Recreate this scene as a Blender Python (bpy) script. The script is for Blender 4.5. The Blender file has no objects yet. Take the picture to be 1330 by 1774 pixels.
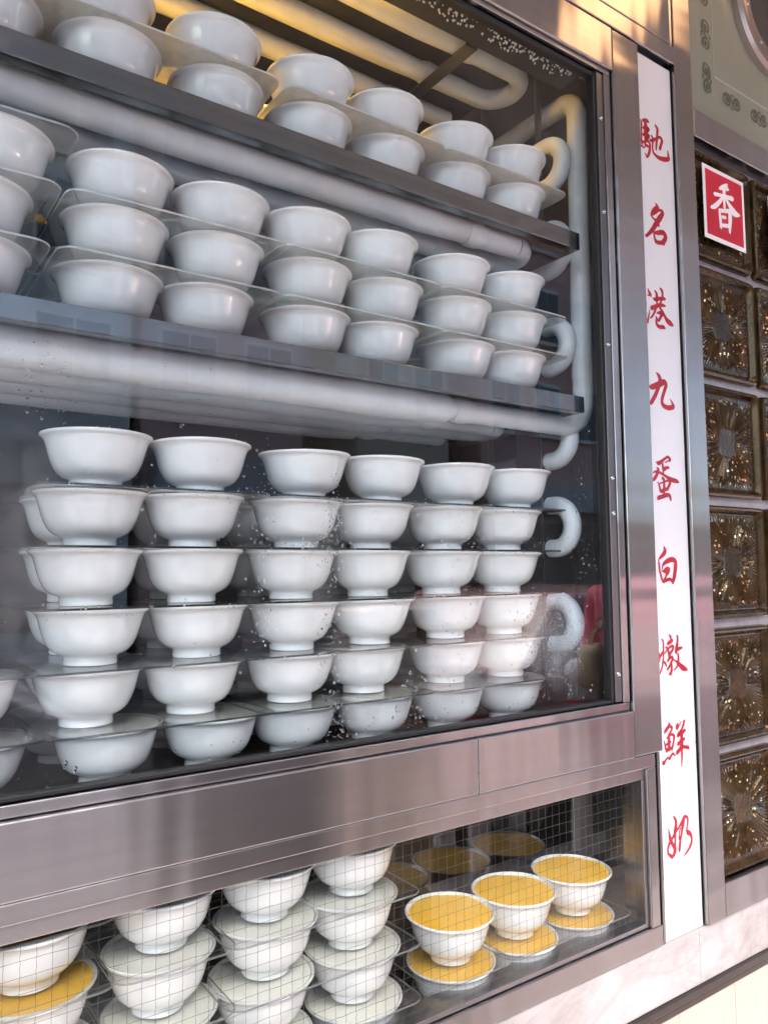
import bpy, bmesh, math, random
from mathutils import Vector, Matrix

random.seed(7)
R = math.radians
EYE = 1.45                      # height of the lens above the pavement; facade plane is y = 0, street is y < 0
scene = bpy.context.scene
C = scene.collection

# ------------------------------------------------------------------ camera
cam_data = bpy.data.cameras.new('camera')
cam = bpy.data.objects.new('camera', cam_data); C.objects.link(cam)
cam_data.sensor_fit = 'HORIZONTAL'; cam_data.sensor_width = 36.0
cam_data.lens = 1331.0 / 1330.0 * 36.0
cam_data.clip_start = 0.02; cam_data.clip_end = 500.0
yaw, pitch, roll = R(35.003), R(4.3467), R(-0.531)
fwd = Vector((math.sin(yaw) * math.cos(pitch), math.cos(yaw) * math.cos(pitch), math.sin(pitch)))
rgt = Vector((math.cos(yaw), -math.sin(yaw), 0.0)); upv = rgt.cross(fwd)
r2 = math.cos(roll) * rgt + math.sin(roll) * upv
u2 = -math.sin(roll) * rgt + math.cos(roll) * upv
m = Matrix((r2, u2, -fwd)).transposed().to_4x4(); m.translation = Vector((0.0, -0.72, EYE))
cam.matrix_world = m
scene.camera = cam

# ------------------------------------------------------------------ sky, sun, exposure
SUN_EL, SUN_AZ = 60.0, 196.0     # hazy sun over the street; the added canopy shades the upper front and lets light in low down
world = bpy.data.worlds.new('World'); scene.world = world; world.use_nodes = True
wn = world.node_tree.nodes; wl = world.node_tree.links
sky = wn.new('ShaderNodeTexSky'); sky.sky_type = 'NISHITA'; sky.sun_disc = False
sky.sun_elevation = R(SUN_EL); sky.sun_rotation = R(SUN_AZ)
sky.air_density = 1.0; sky.dust_density = 4.6; sky.ozone_density = 0.8
bgn = wn['Background']; bgn.inputs['Strength'].default_value = 0.15
wl.new(sky.outputs['Color'], bgn.inputs['Color'])
sun_data = bpy.data.lights.new('sun', 'SUN'); sun_data.energy = 0.5; sun_data.angle = R(14)
sun_data.color = (1.0, 0.965, 0.92)
sun = bpy.data.objects.new('sun', sun_data); C.objects.link(sun)
az = R(SUN_AZ)
sd = Vector((math.sin(az) * math.cos(R(SUN_EL)), math.cos(az) * math.cos(R(SUN_EL)), math.sin(R(SUN_EL))))
sun.rotation_euler = sd.to_track_quat('Z', 'Y').to_euler()
vs = scene.view_settings
vs.view_transform = 'Standard'; vs.look = 'None'; vs.exposure = 3.22; vs.gamma = 1.0; vs.use_curve_mapping = False
scene.cycles.max_bounces = 9; scene.cycles.diffuse_bounces = 3; scene.cycles.glossy_bounces = 3
scene.cycles.transmission_bounces = 4; scene.cycles.transparent_max_bounces = 18
scene.cycles.caustics_reflective = False; scene.cycles.caustics_refractive = False
scene.cycles.sample_clamp_indirect = 6.0

# ------------------------------------------------------------------ helpers
def link(o, parent=None):
    C.objects.link(o)
    if parent is not None: o.parent = parent
    return o

def tag(o, label=None, cat=None, group=None, kind=None):
    if label: o['label'] = label
    if cat: o['category'] = cat
    if group: o['group'] = group
    if kind: o['kind'] = kind
    return o

def empty(name, loc=(0, 0, 0)):
    o = bpy.data.objects.new(name, None); o.location = loc; o.empty_display_size = 0.05
    return link(o)

class MB:
    def __init__(s): s.v = []; s.f = []
    def add(s, v, f):
        n = len(s.v); s.v += [tuple(p) for p in v]; s.f += [tuple(i + n for i in q) for q in f]; return s
    def box(s, x0, x1, y0, y1, z0, z1, b=0.0):
        if b <= 0:
            return s.add([(x0,y0,z0),(x1,y0,z0),(x1,y1,z0),(x0,y1,z0),(x0,y0,z1),(x1,y0,z1),(x1,y1,z1),(x0,y1,z1)],
                         [(0,3,2,1),(4,5,6,7),(0,1,5,4),(1,2,6,5),(2,3,7,6),(3,0,4,7)])
        bm = bmesh.new(); bmesh.ops.create_cube(bm, size=1.0)
        for v in bm.verts:
            v.co = Vector(((x0 + x1) / 2 + v.co.x * (x1 - x0), (y0 + y1) / 2 + v.co.y * (y1 - y0), (z0 + z1) / 2 + v.co.z * (z1 - z0)))
        bmesh.ops.bevel(bm, geom=list(bm.edges), offset=b, segments=2, affect='EDGES', profile=0.5)
        bm.verts.index_update()
        s.add([v.co for v in bm.verts], [[v.index for v in f.verts] for f in bm.faces]); bm.free(); return s
    def lathe(s, prof, n=40, c=(0, 0, 0), closed=False, axis='z'):
        vs_, fs = [], []
        for (r, z) in prof:
            for k in range(n):
                a = 2 * math.pi * k / n; x, y = r * math.cos(a), r * math.sin(a)
                p = (x, y, z) if axis == 'z' else ((x, -z, y) if axis == '-y' else (z, x, y))
                vs_.append((c[0] + p[0], c[1] + p[1], c[2] + p[2]))
        L = len(prof)
        for i in range(L if closed else L - 1):
            j = (i + 1) % L
            for k in range(n):
                fs.append((i * n + k, i * n + (k + 1) % n, j * n + (k + 1) % n, j * n + k))
        if not closed:
            fs.append(tuple(range(n))[::-1]); fs.append(tuple((L - 1) * n + k for k in range(n)))
        return s.add(vs_, fs)
    def tube(s, path, rad, n=16, caps=True):
        P = [Vector(p) for p in path]; rr = rad if isinstance(rad, (list, tuple)) else [rad] * len(P)
        T = []
        for i in range(len(P)):
            a = P[max(0, i - 1)]; b = P[min(len(P) - 1, i + 1)]; T.append((b - a).normalized())
        nrm = T[0].orthogonal().normalized(); vs_, fs = [], []
        for i, p in enumerate(P):
            nrm = (nrm - T[i] * nrm.dot(T[i])).normalized(); bi = T[i].cross(nrm)
            for k in range(n):
                a = 2 * math.pi * k / n; vs_.append(p + (nrm * math.cos(a) + bi * math.sin(a)) * rr[i])
        for i in range(len(P) - 1):
            for k in range(n):
                fs.append((i * n + k, i * n + (k + 1) % n, (i + 1) * n + (k + 1) % n, (i + 1) * n + k))
        if caps:
            fs.append(tuple(range(n))[::-1]); fs.append(tuple((len(P) - 1) * n + k for k in range(n)))
        return s.add(vs_, fs)
    def mesh(s, name, mat, smooth=None):
        me = bpy.data.meshes.new(name); me.from_pydata(s.v, [], s.f); me.update()
        if mat is not None: me.materials.append(mat)
        bm = bmesh.new(); bm.from_mesh(me); bmesh.ops.recalc_face_normals(bm, faces=bm.faces); bm.to_mesh(me); bm.free()
        if smooth:
            me.polygons.foreach_set('use_smooth', [True] * len(me.polygons)); me.set_sharp_from_angle(angle=R(smooth))
        return me
    def build(s, name, mat, parent=None, smooth=None, loc=None):
        o = bpy.data.objects.new(name, s.mesh(name, mat, smooth))
        if loc is not None: o.location = loc
        return link(o, parent)

def lin0(a, b): return [Vector(a).lerp(Vector(b), i / 6) for i in range(7)]

def bez_u(c, axis_a, axis_b, rad, a0, a1, n=14):
    """points of an arc round c in the plane of the two axes"""
    c = Vector(c); A = Vector(axis_a); B = Vector(axis_b)
    return [c + (A * math.cos(R(a0 + (a1 - a0) * i / n)) + B * math.sin(R(a0 + (a1 - a0) * i / n))) * rad for i in range(n + 1)]

# ------------------------------------------------------------------ materials
def nmat(name):
    mt = bpy.data.materials.new(name); mt.use_nodes = True
    return mt, mt.node_tree.nodes, mt.node_tree.links, mt.node_tree.nodes['Principled BSDF']

def ramp(N, stops):
    r = N.new('ShaderNodeValToRGB'); e = r.color_ramp.elements
    e[0].position, e[0].color = stops[0][0], (*stops[0][1], 1); e[1].position, e[1].color = stops[-1][0], (*stops[-1][1], 1)
    for p, c in stops[1:-1]:
        q = e.new(p); q.color = (*c, 1)
    return r

def noise(N, L, scale, detail=4, stretch=None, rough=0.6, dist=0.0):
    t = N.new('ShaderNodeTexNoise'); t.inputs['Scale'].default_value = scale; t.inputs['Detail'].default_value = detail
    t.inputs['Roughness'].default_value = rough; t.inputs['Distortion'].default_value = dist
    co = N.new('ShaderNodeTexCoord'); mp = N.new('ShaderNodeMapping')
    geo = N.new('ShaderNodeNewGeometry')
    L.new(geo.outputs['Position'], mp.inputs['Vector'])
    if stretch: mp.inputs['Scale'].default_value = stretch
    L.new(mp.outputs['Vector'], t.inputs['Vector']); N.remove(co)
    return t

def bump(N, L, src, P, strength, dist=0.001):
    b = N.new('ShaderNodeBump'); b.inputs['Strength'].default_value = strength; b.inputs['Distance'].default_value = dist
    L.new(src, b.inputs['Height']); L.new(b.outputs['Normal'], P.inputs['Normal']); return b

def plain(name, col, rough=0.5, metal=0.0, var=0.08, scale=30.0, bmp=0.0, bscale=200.0, coat=0.0, stretch=None, spec=0.5):
    mt, N, L, P = nmat(name)
    t = noise(N, L, scale, 4, stretch)
    rp = ramp(N, [(0.25, tuple(c * (1 - var) for c in col)), (0.75, tuple(min(1, c * (1 + var)) for c in col))])
    L.new(t.outputs['Fac'], rp.inputs['Fac']); L.new(rp.outputs['Color'], P.inputs['Base Color'])
    P.inputs['Roughness'].default_value = rough; P.inputs['Metallic'].default_value = metal
    P.inputs['Coat Weight'].default_value = coat; P.inputs['Specular IOR Level'].default_value = spec
    if bmp > 0:
        t2 = noise(N, L, bscale, 3); bump(N, L, t2.outputs['Fac'], P, bmp)
    return mt

def steel(name, grain, col=(0.37, 0.354, 0.351), rough=0.25, aniso=0.97):
    """brushed stainless sheet; grain runs along x, y or z"""
    mt, N, L, P = nmat(name)
    st = {'x': (1.0, 120, 120), 'z': (120, 120, 1.0), 'y': (120, 1.0, 120)}[grain]
    t = noise(N, L, 1.0, 3, st)
    sm = noise(N, L, 9.0, 5, None, 0.65)
    rp = ramp(N, [(0.3, (rough * 0.92,) * 3), (0.75, (rough * 1.1,) * 3)])
    L.new(sm.outputs['Fac'], rp.inputs['Fac'])
    L.new(rp.outputs['Color'], P.inputs['Roughness'])
    cr = ramp(N, [(0.25, tuple(c * 0.94 for c in col)), (0.75, tuple(c * 1.05 for c in col))])
    L.new(t.outputs['Fac'], cr.inputs['Fac']); L.new(cr.outputs['Color'], P.inputs['Base Color'])
    P.inputs['Metallic'].default_value = 1.0
    P.inputs['Anisotropic'].default_value = aniso
    tv = N.new('ShaderNodeCombineXYZ')
    d = {'x': (0, 0, 1), 'z': (1, 0, 0), 'y': (1, 0, 0)}[grain]
    for i in range(3): tv.inputs[i].default_value = d[i]
    L.new(tv.outputs['Vector'], P.inputs['Tangent'])
    wv = noise(N, L, 1.0, 2, {'x': (8.0, .3, .6), 'z': (.6, .3, 7.0), 'y': (1, 6, 1)}[grain])      # slight buckle of the thin sheet
    bump(N, L, wv.outputs['Fac'], P, 0.55, 0.010)
    return mt

def clear(name, tint=(0.97, 0.985, 0.975), ior=1.5, rough=0.0, milk=0.0, milk_col=(0.8, 0.8, 0.74), wave=0.0, mist=None):
    """a thin sheet: see-through with Fresnel mirror and, if milk > 0, some scatter"""
    mt, N, L, P = nmat(name); N.remove(P); out = N['Material Output']
    tr = N.new('ShaderNodeBsdfTransparent'); tr.inputs['Color'].default_value = (*tint, 1)
    gl = N.new('ShaderNodeBsdfGlossy'); gl.inputs['Roughness'].default_value = rough
    # Schlick's curve on |cos|, the same from both sides of the sheet
    f0 = ((ior - 1) / (ior + 1)) ** 2
    geo = N.new('ShaderNodeNewGeometry'); dt = N.new('ShaderNodeVectorMath'); dt.operation = 'DOT_PRODUCT'
    L.new(geo.outputs['Normal'], dt.inputs[0]); L.new(geo.outputs['Incoming'], dt.inputs[1])
    ab = N.new('ShaderNodeMath'); ab.operation = 'ABSOLUTE'; L.new(dt.outputs['Value'], ab.inputs[0])
    sb_ = N.new('ShaderNodeMath'); sb_.operation = 'SUBTRACT'; sb_.inputs[0].default_value = 1.0; L.new(ab.outputs[0], sb_.inputs[1])
    pw_ = N.new('ShaderNodeMath'); pw_.operation = 'POWER'; pw_.inputs[1].default_value = 5.0; L.new(sb_.outputs[0], pw_.inputs[0])
    fr = N.new('ShaderNodeMath'); fr.operation = 'MULTIPLY_ADD'; fr.inputs[1].default_value = 1 - f0; fr.inputs[2].default_value = f0; L.new(pw_.outputs[0], fr.inputs[0])
    if wave > 0:
        t = noise(N, L, 2.5, 2); b = N.new('ShaderNodeBump'); b.inputs['Strength'].default_value = wave; b.inputs['Distance'].default_value = 0.01
        L.new(t.outputs['Fac'], b.inputs['Height']); L.new(b.outputs['Normal'], gl.inputs['Normal'])
    base = tr.outputs[0]
    if milk > 0 or mist:
        df = N.new('ShaderNodeBsdfDiffuse'); df.inputs['Color'].default_value = (*milk_col, 1)
        tl = N.new('ShaderNodeBsdfTranslucent'); tl.inputs['Color'].default_value = (*milk_col, 1)
        m1 = N.new('ShaderNodeMixShader'); m1.inputs[0].default_value = 0.5
        L.new(df.outputs[0], m1.inputs[1]); L.new(tl.outputs[0], m1.inputs[2])
        m2 = N.new('ShaderNodeMixShader'); m2.inputs[0].default_value = milk
        if milk > 0:
            sc = noise(N, L, 26.0, 4); rp = ramp(N, [(0.35, (milk * 0.75,) * 3), (0.7, (min(1, milk * 1.3),) * 3)])
            L.new(sc.outputs['Fac'], rp.inputs['Fac']); L.new(rp.outputs['Color'], m2.inputs[0])
        if mist:                   # breath of condensation: soft patches (x, z, half-width, half-height, amount)
            g2 = N.new('ShaderNodeNewGeometry'); tot = None
            for (mx_, mz_, rx_, rz_, am_) in mist:
                sv_ = N.new('ShaderNodeVectorMath'); sv_.operation = 'SUBTRACT'; sv_.inputs[1].default_value = (mx_, 0, EYE + mz_); L.new(g2.outputs['Position'], sv_.inputs[0])
                ml_ = N.new('ShaderNodeVectorMath'); ml_.operation = 'MULTIPLY'; ml_.inputs[1].default_value = (1 / rx_, 0, 1 / rz_); L.new(sv_.outputs[0], ml_.inputs[0])
                ln_ = N.new('ShaderNodeVectorMath'); ln_.operation = 'LENGTH'; L.new(ml_.outputs[0], ln_.inputs[0])
                mr_ = N.new('ShaderNodeMapRange'); mr_.interpolation_type = 'SMOOTHSTEP'; mr_.inputs['From Min'].default_value = 1.0; mr_.inputs['From Max'].default_value = 0.2; mr_.inputs['To Max'].default_value = am_
                L.new(ln_.outputs['Value'], mr_.inputs['Value'])
                if tot is None: tot = mr_.outputs[0]
                else:
                    ad_ = N.new('ShaderNodeMath'); ad_.operation = 'ADD'; L.new(tot, ad_.inputs[0]); L.new(mr_.outputs[0], ad_.inputs[1]); tot = ad_.outputs[0]
            nz_ = noise(N, L, 60.0, 5, (1, 1, .5), 0.7); rz2 = ramp(N, [(0.35, (0.25,) * 3), (0.62, (1.0,) * 3)]); L.new(nz_.outputs['Fac'], rz2.inputs['Fac'])
            mu_ = N.new('ShaderNodeMath'); mu_.operation = 'MULTIPLY'; L.new(tot, mu_.inputs[0]); L.new(rz2.outputs['Color'], mu_.inputs[1]); L.new(mu_.outputs[0], m2.inputs[0])
        L.new(base, m2.inputs[1]); L.new(m1.outputs[0], m2.inputs[2]); base = m2.outputs[0]
    mx = N.new('ShaderNodeMixShader'); L.new(fr.outputs[0], mx.inputs[0]); L.new(base, mx.inputs[1]); L.new(gl.outputs[0], mx.inputs[2])
    L.new(mx.outputs[0], out.inputs['Surface'])
    return mt

M = {}
M['steel_x'] = steel('brushed_steel_horizontal', 'x')
M['steel_z'] = steel('brushed_steel_vertical', 'z')
M['steel_y'] = steel('brushed_steel_depth', 'y', rough=0.32)
M['steel_dull'] = steel('dull_steel', 'z', (0.20, 0.197, 0.20), 0.36, 0.4)
M['shelf'] = steel('shelf_steel', 'x', (0.27, 0.275, 0.28), 0.20, 0.5)
M['rubber'] = plain('black_rubber', (0.012, 0.012, 0.013), 0.55)
M['dark_back'] = plain('dark_steel_panel', (0.030, 0.031, 0.033), 0.40, 0.5, 0.25, 8.0)
M['side_panel'] = plain('grey_steel_side', (0.085, 0.087, 0.09), 0.35, 0.8, 0.2, 14.0)
M['black_glass'] = plain('black_glass', (0.010, 0.008, 0.007), 0.02, 0.0, 0.1, spec=1.0)
M['glass'] = clear('window_glass', (0.955, 0.972, 0.968), 1.42, 0.0, wave=0.05, milk_col=(0.9, 0.9, 0.9), mist=[(0.79, -0.10, .085, .075, .15), (0.62, -0.13, .10, .05, .07), (0.42, 0.0, .03, .10, .07), (0.13, 0.02, .06, .16, .10), (0.17, 0.19, .05, .05, .06), (0.75, 0.62, .20, .10, .03)])
M['wired'] = clear('wired_glass', (0.95, 0.96, 0.95), 1.42, 0.0, wave=0.05)
M['wire'] = plain('thin_wire', (0.09, 0.085, 0.08), 0.6, 0.2)
M['tray'] = clear('clear_acrylic', (0.965, 0.97, 0.97), 1.49, 0.05, milk=0.03, milk_col=(0.85, 0.85, 0.85))
M['tray_edge'] = clear('dark_acrylic_edge', (0.22, 0.24, 0.23), 1.49, 0.05, milk=0.03)
M['tray_low'] = clear('thin_clear_acrylic', (0.97, 0.975, 0.975), 1.45, 0.05, milk=0.02)
M['tray_low_edge'] = clear('bright_acrylic_edge', (0.5, 0.52, 0.52), 1.49, 0.05, milk=0.25, milk_col=(0.85, 0.87, 0.87))
M['tray_milky_edge'] = clear('highlight_acrylic_edge', (0.6, 0.6, 0.56), 1.49, 0.1, milk=0.95, milk_col=(0.92, 0.92, 0.90))  # edge highlight put into the colour as near white
M['tray_mid_edge'] = clear('highlight_mid_acrylic_edge', (0.55, 0.56, 0.54), 1.49, 0.1, milk=0.9, milk_col=(0.92, 0.92, 0.90))  # whitened edge: its bright highlight line is painted in
M['tray_milky'] = clear('scuffed_acrylic', (0.92, 0.93, 0.90), 1.49, 0.12, milk=0.62, milk_col=(0.82, 0.79, 0.72))
M['tray_mid'] = clear('cloudy_acrylic', (0.93, 0.94, 0.92), 1.49, 0.08, milk=0.16, milk_col=(0.86, 0.83, 0.78))
def porcelain():
    mt, N, L, P = nmat('white_porcelain')
    t = noise(N, L, 22.0, 4); rp = ramp(N, [(0.3, (0.76, 0.765, 0.755)), (0.7, (0.86, 0.86, 0.845))])
    L.new(t.outputs['Fac'], rp.inputs['Fac']); L.new(rp.outputs['Color'], P.inputs['Base Color'])
    P.inputs['Roughness'].default_value = 0.09; P.inputs['Specular IOR Level'].default_value = 0.6
    P.inputs['Coat Weight'].default_value = 0.7; P.inputs['Coat Roughness'].default_value = 0.02
    t2 = noise(N, L, 55.0, 3); bump(N, L, t2.outputs['Fac'], P, 0.12, 0.0012)
    return mt
M['porcelain'] = porcelain()
M['milk'] = plain('steamed_milk_skin', (0.93, 0.91, 0.84), 0.3, 0, 0.04, 60.0, 0.15, 120.0)
def custard_mat():
    mt, N, L, P = nmat('egg_custard')
    t = noise(N, L, 20.0, 3); rp = ramp(N, [(0.3, (0.96, 0.53, 0.048)), (0.55, (0.97, 0.57, 0.065)), (0.75, (0.98, 0.62, 0.09))])
    L.new(t.outputs['Fac'], rp.inputs['Fac']); L.new(rp.outputs['Color'], P.inputs['Base Color'])
    P.inputs['Roughness'].default_value = 0.28
    t2 = noise(N, L, 14.0, 2); bump(N, L, t2.outputs['Fac'], P, 0.10, 0.002)
    return mt
M['custard'] = custard_mat()
def frost():
    mt, N, L, P = nmat('frosted_pipe')
    t = noise(N, L, 16.0, 5); rp = ramp(N, [(0.3, (0.66, 0.70, 0.73)), (0.65, (0.80, 0.83, 0.85))])
    L.new(t.outputs['Fac'], rp.inputs['Fac']); L.new(rp.outputs['Color'], P.inputs['Base Color'])
    P.inputs['Roughness'].default_value = 0.36
    t2 = noise(N, L, 180.0, 4); bump(N, L, t2.outputs['Fac'], P, 0.25, 0.0012)
    return mt
M['frost'] = frost()
M['ice'] = plain('frost_beads', (0.85, 0.88, 0.9), 0.12, 0, 0.05)
M['sign_white'] = plain('white_enamel_board', (0.66, 0.66, 0.67), 0.28, 0, 0.04, 6.0)
M['sign_red'] = plain('crimson_brush_paint', (0.36, 0.002, 0.014), 0.4, 0, 0.22, 60.0)
M['card_red'] = plain('crimson_card', (0.50, 0.004, 0.030), 0.35, 0, 0.06, 20.0)
M['card_white'] = plain('white_card_border', (0.82, 0.80, 0.80), 0.4, 0, 0.03)
M['grout'] = plain('pale_grout', (0.34, 0.31, 0.31), 0.45, 0.3, 0.2, 60.0, 0.3)
def block_mat():
    mt, N, L, P = nmat('brown_block_glass')
    t = noise(N, L, 30.0, 4); rp = ramp(N, [(0.3, (0.012, 0.0068, 0.0028)), (0.75, (0.055, 0.029, 0.010))])
    L.new(t.outputs['Fac'], rp.inputs['Fac']); L.new(rp.outputs['Color'], P.inputs['Base Color'])
    P.inputs['Roughness'].default_value = 0.08; P.inputs['Specular IOR Level'].default_value = 0.32
    P.inputs['Specular Tint'].default_value = (1.0, 0.82, 0.55, 1)
    P.inputs['Coat Weight'].default_value = 0.0; P.inputs['Coat Roughness'].default_value = 0.03
    t2 = noise(N, L, 240.0, 3, None, 0.5); bump(N, L, t2.outputs['Fac'], P, 0.35, 0.0015)
    return mt
M['block'] = block_mat()
def flute_mat():                    # fluted field: dark glass, glints painted in as random pale metallic cells
    mt = M['block'].copy(); mt.name = 'brown_block_flutes'; N = mt.node_tree.nodes; L = mt.node_tree.links; P = N['Principled BSDF']
    vo = N.new('ShaderNodeTexVoronoi'); vo.inputs['Scale'].default_value = 250.0; g_ = N.new('ShaderNodeNewGeometry'); L.new(g_.outputs['Position'], vo.inputs['Vector'])
    sp = N.new('ShaderNodeSeparateColor'); L.new(vo.outputs['Color'], sp.inputs['Color'])
    gt = N.new('ShaderNodeMath'); gt.operation = 'GREATER_THAN'; gt.inputs[1].default_value = 0.945; L.new(sp.outputs[0], gt.inputs[0])
    L.new(gt.outputs[0], P.inputs['Metallic'])
    mx = N.new('ShaderNodeMix'); mx.data_type = 'RGBA'; L.new(gt.outputs[0], mx.inputs['Factor'])
    src = P.inputs['Base Color'].links[0].from_socket; L.new(src, mx.inputs['A']); mx.inputs['B'].default_value = (0.50, 0.41, 0.26, 1); L.new(mx.outputs['Result'], P.inputs['Base Color'])
    P.inputs['Roughness'].default_value = 0.10
    return mt
M['block_flute'] = flute_mat()
M['green'] = plain('sage_etched_glass', (0.205, 0.225, 0.175), 0.30, 0, 0.12, 6.0, 0.05, 60.0, 0.2)
M['green_dark'] = plain('etched_ornament', (0.075, 0.088, 0.062), 0.45, 0, 0.3, 90.0)
M['green_pale'] = plain('etched_line', (0.30, 0.33, 0.275), 0.4, 0, 0.1)
def marble():
    mt, N, L, P = nmat('white_marble')
    t = noise(N, L, 6.5, 10, (1.0, 1.0, 1.5), 0.68, 0.6)
    rp = ramp(N, [(0.30, (0.27, 0.25, 0.24)), (0.44, (0.37, 0.345, 0.335)), (0.56, (0.44, 0.415, 0.41)), (0.75, (0.50, 0.48, 0.475))])
    L.new(t.outputs['Fac'], rp.inputs['Fac'])
    v = noise(N, L, 4.2, 5, (1.0, 1.0, 1.7), 0.55, 1.4)
    vr = ramp(N, [(0.36, (1, 1, 1)), (0.46, (0.90, 0.885, 0.87)), (0.492, (0.83, 0.80, 0.77)), (0.52, (0.92, 0.91, 0.895)), (0.62, (1, 1, 1))])
    L.new(v.outputs['Fac'], vr.inputs['Fac'])
    mx = N.new('ShaderNodeMix'); mx.data_type = 'RGBA'; mx.blend_type = 'MULTIPLY'; mx.inputs['Factor'].default_value = 0.8
    L.new(rp.outputs['Color'], mx.inputs['A']); L.new(vr.outputs['Color'], mx.inputs['B'])
    L.new(mx.outputs['Result'], P.inputs['Base Color']); P.inputs['Roughness'].default_value = 0.22
    return mt
M['marble'] = marble()
M['tile'] = plain('cream_tile', (0.45, 0.40, 0.33), 0.3, 0, 0.035, 12.0, 0.06, 40.0)
M['joint'] = plain('tile_joint', (0.35, 0.31, 0.27), 0.8)
M['dark_trim'] = plain('dark_brown_metal_trim', (0.055, 0.045, 0.042), 0.3, 0.6, 0.2, 30.0)
M['bronze'] = plain('porthole_bronze', (0.36, 0.31, 0.285), 0.3, 0.85, 0.15, 20.0)
M['chrome'] = plain('screw_steel', (0.45, 0.45, 0.45), 0.25, 1.0)
def water_mat():
    mt, N, L, P = nmat('water_drop')
    P.inputs['Base Color'].default_value = (0.97, 0.98, 1, 1); P.inputs['Roughness'].default_value = 0.02
    P.inputs['IOR'].default_value = 1.33; P.inputs['Transmission Weight'].default_value = 1.0
    t = noise(N, L, 500.0, 1); rp = ramp(N, [(0.3, (0.01,) * 3), (0.7, (0.05,) * 3)])
    L.new(t.outputs['Fac'], rp.inputs['Fac']); L.new(rp.outputs['Color'], P.inputs['Roughness'])
    return mt
M['water'] = water_mat()
def Z(z): return EYE + z

# ------------------------------------------------------------------ the setting: pavement, kerb, road
def slab(name, x0, x1, y0, y1, z0, z1, mat, kind='structure'):
    o = MB().box(x0, x1, y0, y1, z0, z1).build(name, mat); return tag(o, kind=kind)

def paver_mat():
    mt, N, L, P = nmat('pink_grey_pavers')
    geo = N.new('ShaderNodeNewGeometry')
    br = N.new('ShaderNodeTexBrick'); br.inputs['Scale'].default_value = 4.0
    br.inputs['Color1'].default_value = (0.31, 0.268, 0.255, 1); br.inputs['Color2'].default_value = (0.36, 0.313, 0.30, 1)
    br.inputs['Mortar'].default_value = (0.16, 0.13, 0.12, 1); br.inputs['Mortar Size'].default_value = 0.012
    L.new(geo.outputs['Position'], br.inputs['Vector']); L.new(br.outputs['Color'], P.inputs['Base Color'])
    P.inputs['Roughness'].default_value = 0.55
    return mt
M['pavers'] = paver_mat()
M['asphalt'] = plain('asphalt', (0.06, 0.06, 0.062), 0.75, 0, 0.25, 5.0, 0.3, 300.0)
M['kerb'] = plain('granite_kerb', (0.36, 0.35, 0.34), 0.6, 0, 0.15, 40.0)
M['ground'] = plain('far_ground', (0.18, 0.17, 0.16), 0.8, 0, 0.15, 1.0)
slab('ground', -150, 150, -150, 60, -0.40, -0.135, M['ground'])
slab('road', -60, 60, -10.0, -2.15, -0.3, -0.12, M['asphalt'])
slab('pavement', -60, 60, -2.0, 0.45, -0.3, 0.0, M['pavers'])
slab('kerb', -60, 60, -2.15, -2.0, -0.3, 0.004, M['kerb'])
slab('kerb', -60, 60, -10.15, -10.0, -0.3, 0.004, M['kerb'])
slab('pavement', -60, 60, -13.0, -10.15, -0.3, 0.0, M['pavers'])
for k in range(9):
    o = MB().box(-16 + 4 * k, -14 + 4 * k, -6.65, -6.53, -0.119, -0.115).build('lane_marking', M['card_white'])
    tag(o, kind='structure')

# buildings across the street: they fill the reflections in the glass and the steel
def building(x0, x1, h, wall, label, floors, bays, sign=None):
    b = empty('street_building', ((x0 + x1) / 2, -13.0, 0))
    y = -13.0
    def part(mb, name, mat, par=b):
        o = mb.build(name, mat); o.parent = par; o.matrix_parent_inverse = Matrix.Translation(-Vector(b.location)); return o
    part(MB().box(x0, x1, y - 9, y, -0.13, h), 'wall', wall)
    part(MB().box(x0 - .02, x1 + .02, y - .02, y + 0.35, h - 0.5, h - 0.25), 'cornice', M['kerb'])
    part(MB().box(x0 + .3, x1 - .3, y + .002, y + 0.05, 0.5, 2.6), 'shopfront', M['shop'])
    part(MB().box(x0 + .1, x1 - .1, y + .003, y + 0.5, 2.9, 3.6), 'fascia_sign', sign or M['card_red'])
    fh = (h - 4.6) / floors; bw = (x1 - x0) / bays
    for i in range(floors):
        for j in range(bays):
            cx = x0 + bw * (j + .5); cz = 4.3 + fh * (i + .5)
            f = part(MB().box(cx - bw * .33, cx + bw * .33, y + .003, y + .12, cz - fh * .30, cz + fh * .30), 'window', M['frame_w'])
            part(MB().box(cx - bw * .30, cx - .02, y + .12, y + .135, cz - fh * .26, cz + fh * .26), 'pane', M['pane_out'], b)
            part(MB().box(cx + .02, cx + bw * .30, y + .12, y + .135, cz - fh * .26, cz + fh * .26), 'pane', M['pane_out'], b)
    tag(b, label, 'building', 'buildings across the street')
M['shop'] = plain('shop_interior', (0.16, 0.11, 0.09), 0.25, 0, 0.5, 2.0)
M['frame_w'] = plain('window_frame', (0.62, 0.62, 0.6), 0.5)
M['pane_out'] = plain('far_window_pane', (0.05, 0.06, 0.07), 0.05, 0, 0.2)
M['bw1'] = plain('pale_tile_wall', (0.52, 0.53, 0.54), 0.6, 0, 0.1, 2.0)
M['bw2'] = plain('pink_render_wall', (0.50, 0.33, 0.29), 0.7, 0, 0.1, 2.0)
M['bw3'] = plain('sand_wall', (0.46, 0.40, 0.32), 0.7, 0, 0.1, 2.0)
M['sign_y'] = plain('cream_fascia', (0.55, 0.5, 0.42), 0.4)
M['sign_b'] = plain('grey_fascia', (0.32, 0.33, 0.35), 0.4)
building(-16, -4.2, 5.6, M['bw3'], 'sand coloured block across the street with a cream fascia', 1, 5, M['sign_y'])
building(-4.0, 4.1, 10.6, M['bw1'], 'pale tiled block across the street with paired windows', 3, 4, M['sign_b'])
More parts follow.
